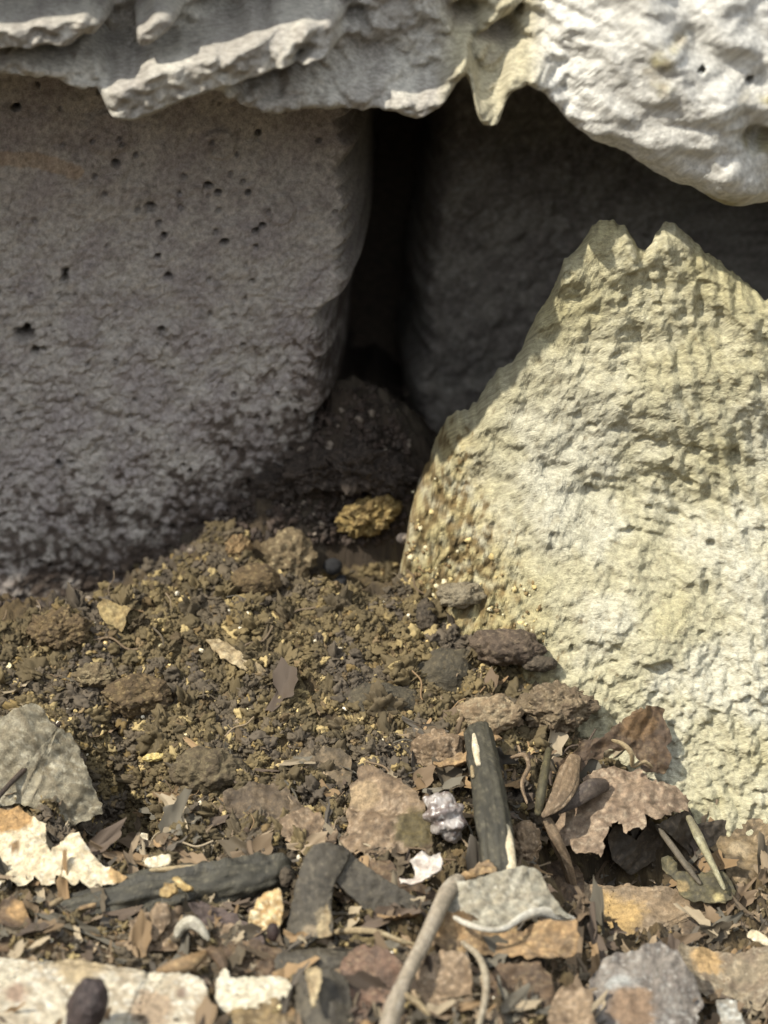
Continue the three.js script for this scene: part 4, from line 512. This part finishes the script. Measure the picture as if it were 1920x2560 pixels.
{ // clods and pebbles on the soil mound and round the burrow
  tag(clod('clod', scene, 922, 1290, 80, 46, { near: 0.004, pal: [[0.3, 0.21, 0.075], [0.2, 0.135, 0.05], [0.5, 0.39, 0.17]], angular: 0.5, crumb: 0.2, rz: 60, seed: 4242, roll: 0.4, detail: 36 }), 'golden sunlit lump of earth hanging over the burrow mouth', 'clod');
  const DARKEARTH = [[0.06, 0.044, 0.033], [0.042, 0.031, 0.024], [0.1, 0.075, 0.057]];
  for (const [x, y, a, b, n, l] of [[705, 1205, 62, 44, 0.001, 'leftmost damp dark clod on the earth above the burrow'], [795, 1180, 76, 50, 0.003, 'damp dark clod above the burrow, left of its roof'], [885, 1172, 80, 56, 0.005, 'large damp dark clod directly over the golden lump'], [970, 1190, 62, 52, 0.003, 'damp dark clod wedged against the pale stone above the burrow']])
    tag(clod('damp_clod', scene, x, y, a, b, { near: n, pal: DARKEARTH, angular: 0.7, crumb: 0.22, rz: a * 0.8, detail: 34 }), l, 'clod', 'damp clods above the burrow');
  tag(clod('clod', scene, 905, 1446, 105, 72, { near: -0.003, pal: [[0.11, 0.078, 0.036], [0.085, 0.06, 0.03], [0.15, 0.11, 0.056]], angular: 0.5, crumb: 0.06, rz: 40, detail: 30 }), 'large smooth brown clod below the burrow mouth', 'clod');
  tag(clod('pebble', scene, 832, 1416, 25, 22, { near: 0.008, pal: [[0.022, 0.022, 0.024], [0.016, 0.016, 0.018]], angular: 0.12, crumb: 0.01, detail: 12 }), 'upper of two black pebbles left of the smooth brown clod', 'pebble');
  tag(clod('pebble', scene, 846, 1468, 18, 36, { near: 0.008, pal: [[0.026, 0.026, 0.028], [0.016, 0.016, 0.018]], angular: 0.2, crumb: 0.01, roll: -0.4, detail: 12 }), 'lower longer black pebble left of the smooth brown clod', 'pebble');
  tag(clod('pebble', scene, 1008, 1346, 18, 14, { near: 0.006, pal: [[0.17, 0.14, 0.125], [0.12, 0.1, 0.09]], angular: 0.1, crumb: 0.01, detail: 10 }), 'small mauve grey pebble between burrow and pale stone', 'pebble');
  tag(clod('clod', scene, 720, 1400, 66, 76, { near: 0.006, pal: [[0.2, 0.15, 0.085], [0.14, 0.1, 0.052], [0.36, 0.29, 0.17]], angular: 0.5, crumb: 0.14, rz: 55, detail: 30 }), 'crumbly pale clod rising left of the burrow mouth', 'clod');
  tag(clod('clod', scene, 640, 1450, 62, 42, { near: 0.006, pal: SOIL, angular: 0.25, crumb: 0.03, rz: 40 }), 'flat topped brown clod with a gap beneath, left of the burrow', 'clod');
  tag(clod('clod', scene, 596, 1372, 34, 34, { near: 0.005, pal: [[0.26, 0.17, 0.08], [0.18, 0.115, 0.055], [0.36, 0.27, 0.14]], angular: 0.5, crumb: 0.12 }), 'reddish clod on the rim of the soil under the block', 'clod');
  tag(clod('clod', scene, 1268, 1618, 92, 46, { near: 0.007, pal: [[0.125, 0.09, 0.062], [0.09, 0.064, 0.045], [0.2, 0.15, 0.1]], angular: 0.4, crumb: 0.04, rz: 60, roll: -0.1, detail: 26 }), 'wide brown clod at the foot of the pale stone', 'clod');
  tag(clod('clod', scene, 1350, 1660, 44, 20, { near: 0.004, pal: DARK, angular: 0.3, crumb: 0.02, rz: 30 }), 'dark lump painting the shadow under the wide brown clod', 'clod');  // dark lump put in as the shadow beneath the wide clod
  tag(clod('clod', scene, 1110, 1700, 96, 74, { near: -0.004, pal: DAMP, angular: 0.22, crumb: 0.03, rz: 60, roll: 0.4, detail: 26 }), 'right of two smooth damp grey clods set in the soil', 'clod');
  tag(clod('clod', scene, 950, 1790, 118, 84, { near: -0.006, pal: DAMP, angular: 0.22, crumb: 0.035, rz: 60, detail: 26 }), 'left of two smooth damp grey clods set in the soil', 'clod');
  tag(clod('clod', scene, 1150, 1488, 60, 32, { near: 0.006, pal: [[0.26, 0.22, 0.15], [0.19, 0.155, 0.1], [0.34, 0.29, 0.2]], angular: 0.4, crumb: 0.05 }), 'pale grey clod leaning on the golden edge of the stone', 'clod');
  tag(clod('clod', scene, 1065, 1540, 28, 44, { near: 0.004, pal: DARK, angular: 0.3, crumb: 0.03 }), 'small blackish clod left below the pale grey clod', 'clod');
  tag(clod('clod', scene, 1395, 1770, 88, 58, { near: 0.006, pal: [[0.2, 0.15, 0.09], [0.14, 0.1, 0.062], [0.32, 0.25, 0.16]], angular: 0.45, crumb: 0.14, detail: 28 }), 'crumbly brown clod between twig top and pale stone', 'clod');
  tag(clod('clod', scene, 150, 1580, 70, 52, { near: 0.005, pal: SOIL, angular: 0.5, crumb: 0.14, detail: 26 }), 'leftmost crumbly clod on the soil under the block', 'clod');
  tag(clod('clod', scene, 238, 1690, 52, 30, { near: 0.006, pal: [[0.2, 0.155, 0.085], [0.15, 0.11, 0.06], [0.3, 0.24, 0.14]], angular: 0.4, crumb: 0.1 }), 'pale clod above the grey leaf with a dark gap beside it', 'clod');
  tag(clod('clod', scene, 520, 1930, 92, 60, { near: 0.004, pal: [[0.13, 0.1, 0.055], [0.095, 0.07, 0.04], [0.2, 0.16, 0.09]], angular: 0.35, crumb: 0.07, detail: 26 }), 'large dull clod above the right end of the thick stick', 'clod');
  tag(clod('clod', scene, 350, 1740, 80, 54, { near: 0.003, pal: SOIL, angular: 0.4, crumb: 0.1, detail: 26 }), 'rounded earth clod in the middle left of the soil', 'clod');
}
{ // what nobody could count: crumbs, grit, litter flakes and fibres
  const blob = (seed, amp, det) => { let g = new THREE.IcosahedronGeometry(1, det); g.deleteAttribute('normal'); g.deleteAttribute('uv'); g = mergeVertices(g, 1e-5); const p = g.attributes.position; for (let i = 0; i < p.count; i++) { const x = p.getX(i), y = p.getY(i), z = p.getZ(i), r = 1 + amp * (noise(x * 1.3 + seed, y * 1.3, z * 1.3) * 1.3 + 0.7 * noise(x * 3.1 + seed, y * 3.1, z * 3.1) + (det > 2 ? 0.45 * noise(x * 7.3, y * 7.3 + seed, z * 7.3) + 0.3 * noise(x * 15, y * 15 + seed, z * 15) : 0)); p.setXYZ(i, x * r, y * r, z * r); } if (det === 0) g = g.toNonIndexed(); g.computeVertexNormals(); return g; };
  const scatter = (name, label, n, geo, mat, place) => { const o = new THREE.InstancedMesh(geo, mat, n), m = new THREE.Matrix4(), q = new THREE.Quaternion(), e = new THREE.Euler(), s = V3(), c = new THREE.Color(); for (let i = 0; i < n; i++) { const r = place(i); e.set(r.e ? r.e[0] : rnd() * 6.3, r.e ? r.e[1] : rnd() * 6.3, r.e ? r.e[2] : rnd() * 6.3); q.setFromEuler(e); s.set(...r.s); m.compose(r.p, q, s); o.setMatrixAt(i, m); c.setRGB(...r.c); o.setColorAt(i, c); } o.name = name; o.userData = { kind: 'stuff', label }; scene.add(o); return shade(o); };
  const skew = (a, b, k = 3) => a + (b - a) * Math.pow(rnd(), k), pick = (a) => a[Math.floor(rnd() * a.length)];
  const onStone = (px, py) => { const p = hit(px, py); return p.y > G(p.x, p.z) + 0.003; };
  const soilSpot = () => { let px, py; do { px = -60 + rnd() * 2040; py = 1180 + rnd() * 1400; } while (py < mix(1560, 1330, ss(0, 640, px)) || (px > 620 && px < 1020 && py < 1425) || onStone(px, py) || rnd() < 0.75 * ss(2020, 2200, py) || rnd() < 0.85 * ss(900, 1300, px) * ss(1900, 2100, py)); return [px, py]; };
  const tones = [[0.15, 0.102, 0.038], [0.2, 0.14, 0.052], [0.115, 0.077, 0.032], [0.25, 0.185, 0.08], [0.16, 0.112, 0.056], [0.34, 0.26, 0.12], [0.09, 0.062, 0.03]];
  const onSoil = (px, py, up) => { const p = hit(px, py); if (p.y < G(p.x, p.z) + 0.002) p.y = H(p.x, p.z) + up; return p; };
  scatter('soil_crumbs', 'loose brown soil crumbs covering the mound', 24000, blob(3, 0.6, 3), crumbMat, () => { const [px, py] = soilSpot(), r = skew(0.00018, 0.0019, 4.6), p = onSoil(px, py, r * 0.25), f = fbm(p.x * 75, 3, p.z * 75, 3), b = rnd(), c = b < 0.05 ? tones[5] : b < 0.16 ? pick(tones) : mixc(mixc([0.072, 0.054, 0.026], [0.132, 0.098, 0.044], ss(-0.25, 0.2, f)), MOULD, mould(p.x, p.z) > 0.5 ? 1 : fbm(p.x * 45, 9, p.z * 45, 2) > 0.12 ? 0.8 : 0), k = 0.72 + 0.5 * rnd(); return { p, s: [r * (0.7 + 0.8 * rnd()), r * (0.6 + 0.5 * rnd()), r * (0.7 + 0.8 * rnd())], c: c.map((x) => x * k) }; });
  scatter('soil_grains', 'fine angular soil grains between the crumbs of the mound', 30000, blob(31, 1.0, 2), crumbMat, () => { const [px, py] = soilSpot(), r = skew(0.00014, 0.0013, 3), p = onSoil(px, py, r * 0.25), f = fbm(p.x * 75, 3, p.z * 75, 3), b = rnd(), c = b < 0.05 ? tones[5] : b < 0.16 ? pick(tones) : mixc(mixc([0.072, 0.054, 0.026], [0.132, 0.098, 0.044], ss(-0.25, 0.2, f)), MOULD, mould(p.x, p.z) > 0.5 ? 1 : fbm(p.x * 45, 9, p.z * 45, 2) > 0.12 ? 0.8 : 0), k = 0.72 + 0.5 * rnd(); return { p, s: [r * (0.7 + 0.8 * rnd()), r * (0.6 + 0.5 * rnd()), r * (0.7 + 0.8 * rnd())], c: c.map((x) => x * k) }; });
  scatter('soil_lumps', 'larger clumps of caked soil on the mound', 420, blob(21, 0.8, 10), crumbMat, () => { const [px, py] = soilSpot(), r = skew(0.0014, 0.0044, 2.4), p = onSoil(px, py, -r * 0.1), k = 0.75 + 0.45 * rnd(), c = mould(p.x, p.z) > 0.5 ? MOULD : pick([[0.085, 0.063, 0.03], [0.11, 0.082, 0.038], [0.075, 0.056, 0.03]]); return { p, s: [r * (0.8 + 0.6 * rnd()), r * (0.5 + 0.4 * rnd()), r * (0.8 + 0.6 * rnd())], c: c.map((x) => x * k) }; });
  scatter('bright_grit', 'pale mineral grit in the soil with glints put into its colour', 480, blob(9, 0.5, 0), gritMat, () => { const [px, py] = soilSpot(), r = skew(0.00022, 0.0012, 3), p = onSoil(px, py, r * 1.1); return { p, s: [r * 1.2, r * 0.8, r], c: pick([[0.72, 0.62, 0.36], [0.66, 0.58, 0.42], [0.8, 0.74, 0.6], [0.6, 0.45, 0.2]]) }; });  // pale colours paint the glints seen among the crumbs
  // splashed grains on the golden lower left of the stone
  scatter('soil_splash', 'soil grains splashed on the lower left of the pale stone', 260, blob(5, 0.7, 1), crumbMat, () => { let px, py; do { px = 940 + rnd() * 420; py = 1020 + rnd() * 600; } while (rnd() > Math.exp(-Math.pow(Math.max(0, (px - 900) * 0.75 + (1480 - py) * 0.55 - (py > 1300 ? (py - 1300) * 0.55 : 0)) / 170, 2)) || px < 1015 + Math.max(0, 1200 - py) * 0.9 || px < 1015 - Math.max(0, py - 1340) * 1.2); const r = skew(0.00028, 0.001, 2.4), c = pick([[0.52, 0.42, 0.2], [0.46, 0.36, 0.16], [0.16, 0.11, 0.05], [0.58, 0.52, 0.34], [0.24, 0.17, 0.08], [0.2, 0.14, 0.06]]); return { p: at(px, py, -0.0002), s: [r * 1.2, r, r], c }; });
  // dark damp crumbs in the gap and at the foot of the block
  scatter('damp_crumbs', 'dark damp crumbs at the foot of the block and in the gap', 2600, blob(7, 0.6, 1), crumbMat, () => { let px, py; do { px = -40 + rnd() * 1060; py = 860 + rnd() * 680; } while (py < mix(1450, 960, ss(60, 900, px)) || py > mix(1560, 1360, ss(0, 640, px))); const r = skew(0.0003, 0.0015, 2.8), c = rnd() < 0.06 ? [0.2, 0.165, 0.13] : pick([[0.05, 0.036, 0.028], [0.035, 0.026, 0.02], [0.065, 0.047, 0.036], [0.045, 0.03, 0.022]]); return { p: at(px, py, 0.0006), s: [r * 1.4, r * 0.8, r], c }; });
  const flake = (seed) => { const g = new THREE.PlaneGeometry(2, 2, 6, 6), p = g.attributes.position; for (let i = 0; i < p.count; i++) { const x = p.getX(i), y = p.getY(i), k = 1 + 0.55 * noise(x * 1.1 + seed, y * 1.1, 1) * 1.6 + 0.5 * noise(x * 3 + seed, y * 3, 2); p.setXYZ(i, x * k * (1 - 0.35 * y), y * k, 0.5 * noise(x * 1.2 + seed, y * 1.2) + 0.28 * (seed % 2 ? x * x : y * y) + 0.12 * noise(x * 4, y * 4, seed)); } g.computeVertexNormals(); return g; };
  const flakeMat = new THREE.MeshStandardMaterial({ color: 0xffffff, roughness: 0.8, side: THREE.DoubleSide });
  const litterTones = [[0.16, 0.112, 0.066], [0.22, 0.165, 0.105], [0.12, 0.083, 0.05], [0.085, 0.066, 0.042], [0.26, 0.21, 0.14], [0.07, 0.058, 0.044], [0.2, 0.13, 0.065], [0.07, 0.05, 0.035], [0.1, 0.088, 0.066], [0.13, 0.095, 0.06]];
  const hollow = (px, py) => ((px - 1580) / 150) ** 2 + ((py - 2150) / 75) ** 2 < 1 || ((px - 285) / 60) ** 2 + ((py - 2000) / 150) ** 2 < 1;
  const litterSpot = () => { let px, py; do { px = -80 + rnd() * 2080; py = 1700 + rnd() * 940; } while (onStone(px, py) || hollow(px, py) || rnd() > 0.06 + ss(1850, 2150, py + 220 * ss(700, 1300, px))); return [px, py]; };
  for (let k = 0; k < 3; k++) scatter(['leaf_litter', 'bark_crumbs', 'husk_flakes'][k], ['small broken leaf flakes of the ground litter', 'small bark flakes mixed into the ground litter', 'small curled husk flakes of the ground litter'][k], [1100, 700, 420][k], flake(k * 13 + 2), flakeMat, () => { const [px, py] = litterSpot(), r = skew(0.0006, [0.006, 0.0034, 0.0038][k], 2.6), c = pick(litterTones), j = 0.75 + 0.5 * rnd(), p = onSoil(px, py, 0.0012 + rnd() * 0.0022); return { p, e: [-1.1 + (rnd() - 0.5) * 1.6, (rnd() - 0.5) * 1.4, rnd() * 6.3], s: [r * (0.9 + 0.9 * rnd()), r * (0.25 + 0.55 * rnd()), r * 0.9], c: c.map((x) => x * j) }; });
  const fibre = (() => { const cv = new THREE.CatmullRomCurve3([V3(-1, 0, 0), V3(-0.4, 0.16, 0.1), V3(0.3, -0.08, -0.08), V3(1, 0.12, 0.05)]); return new THREE.TubeGeometry(cv, 14, 0.045, 5); })();
  scatter('plant_fibres', 'fine dry fibres and rootlets scattered over the ground', 170, fibre, flakeMat, () => { const [px, py] = rnd() < 0.3 ? soilSpot() : litterSpot(), L = skew(0.002, 0.009, 2), c = pick(litterTones), p = onSoil(px, py, 0.0016 + rnd() * 0.002); return { p, e: [-0.7 + (rnd() - 0.5) * 0.7, (rnd() - 0.5) * 0.7, rnd() * 6.3], s: [L, L, L], c }; });
}
//OBJECTS-END
renderer.render(scene, camera);
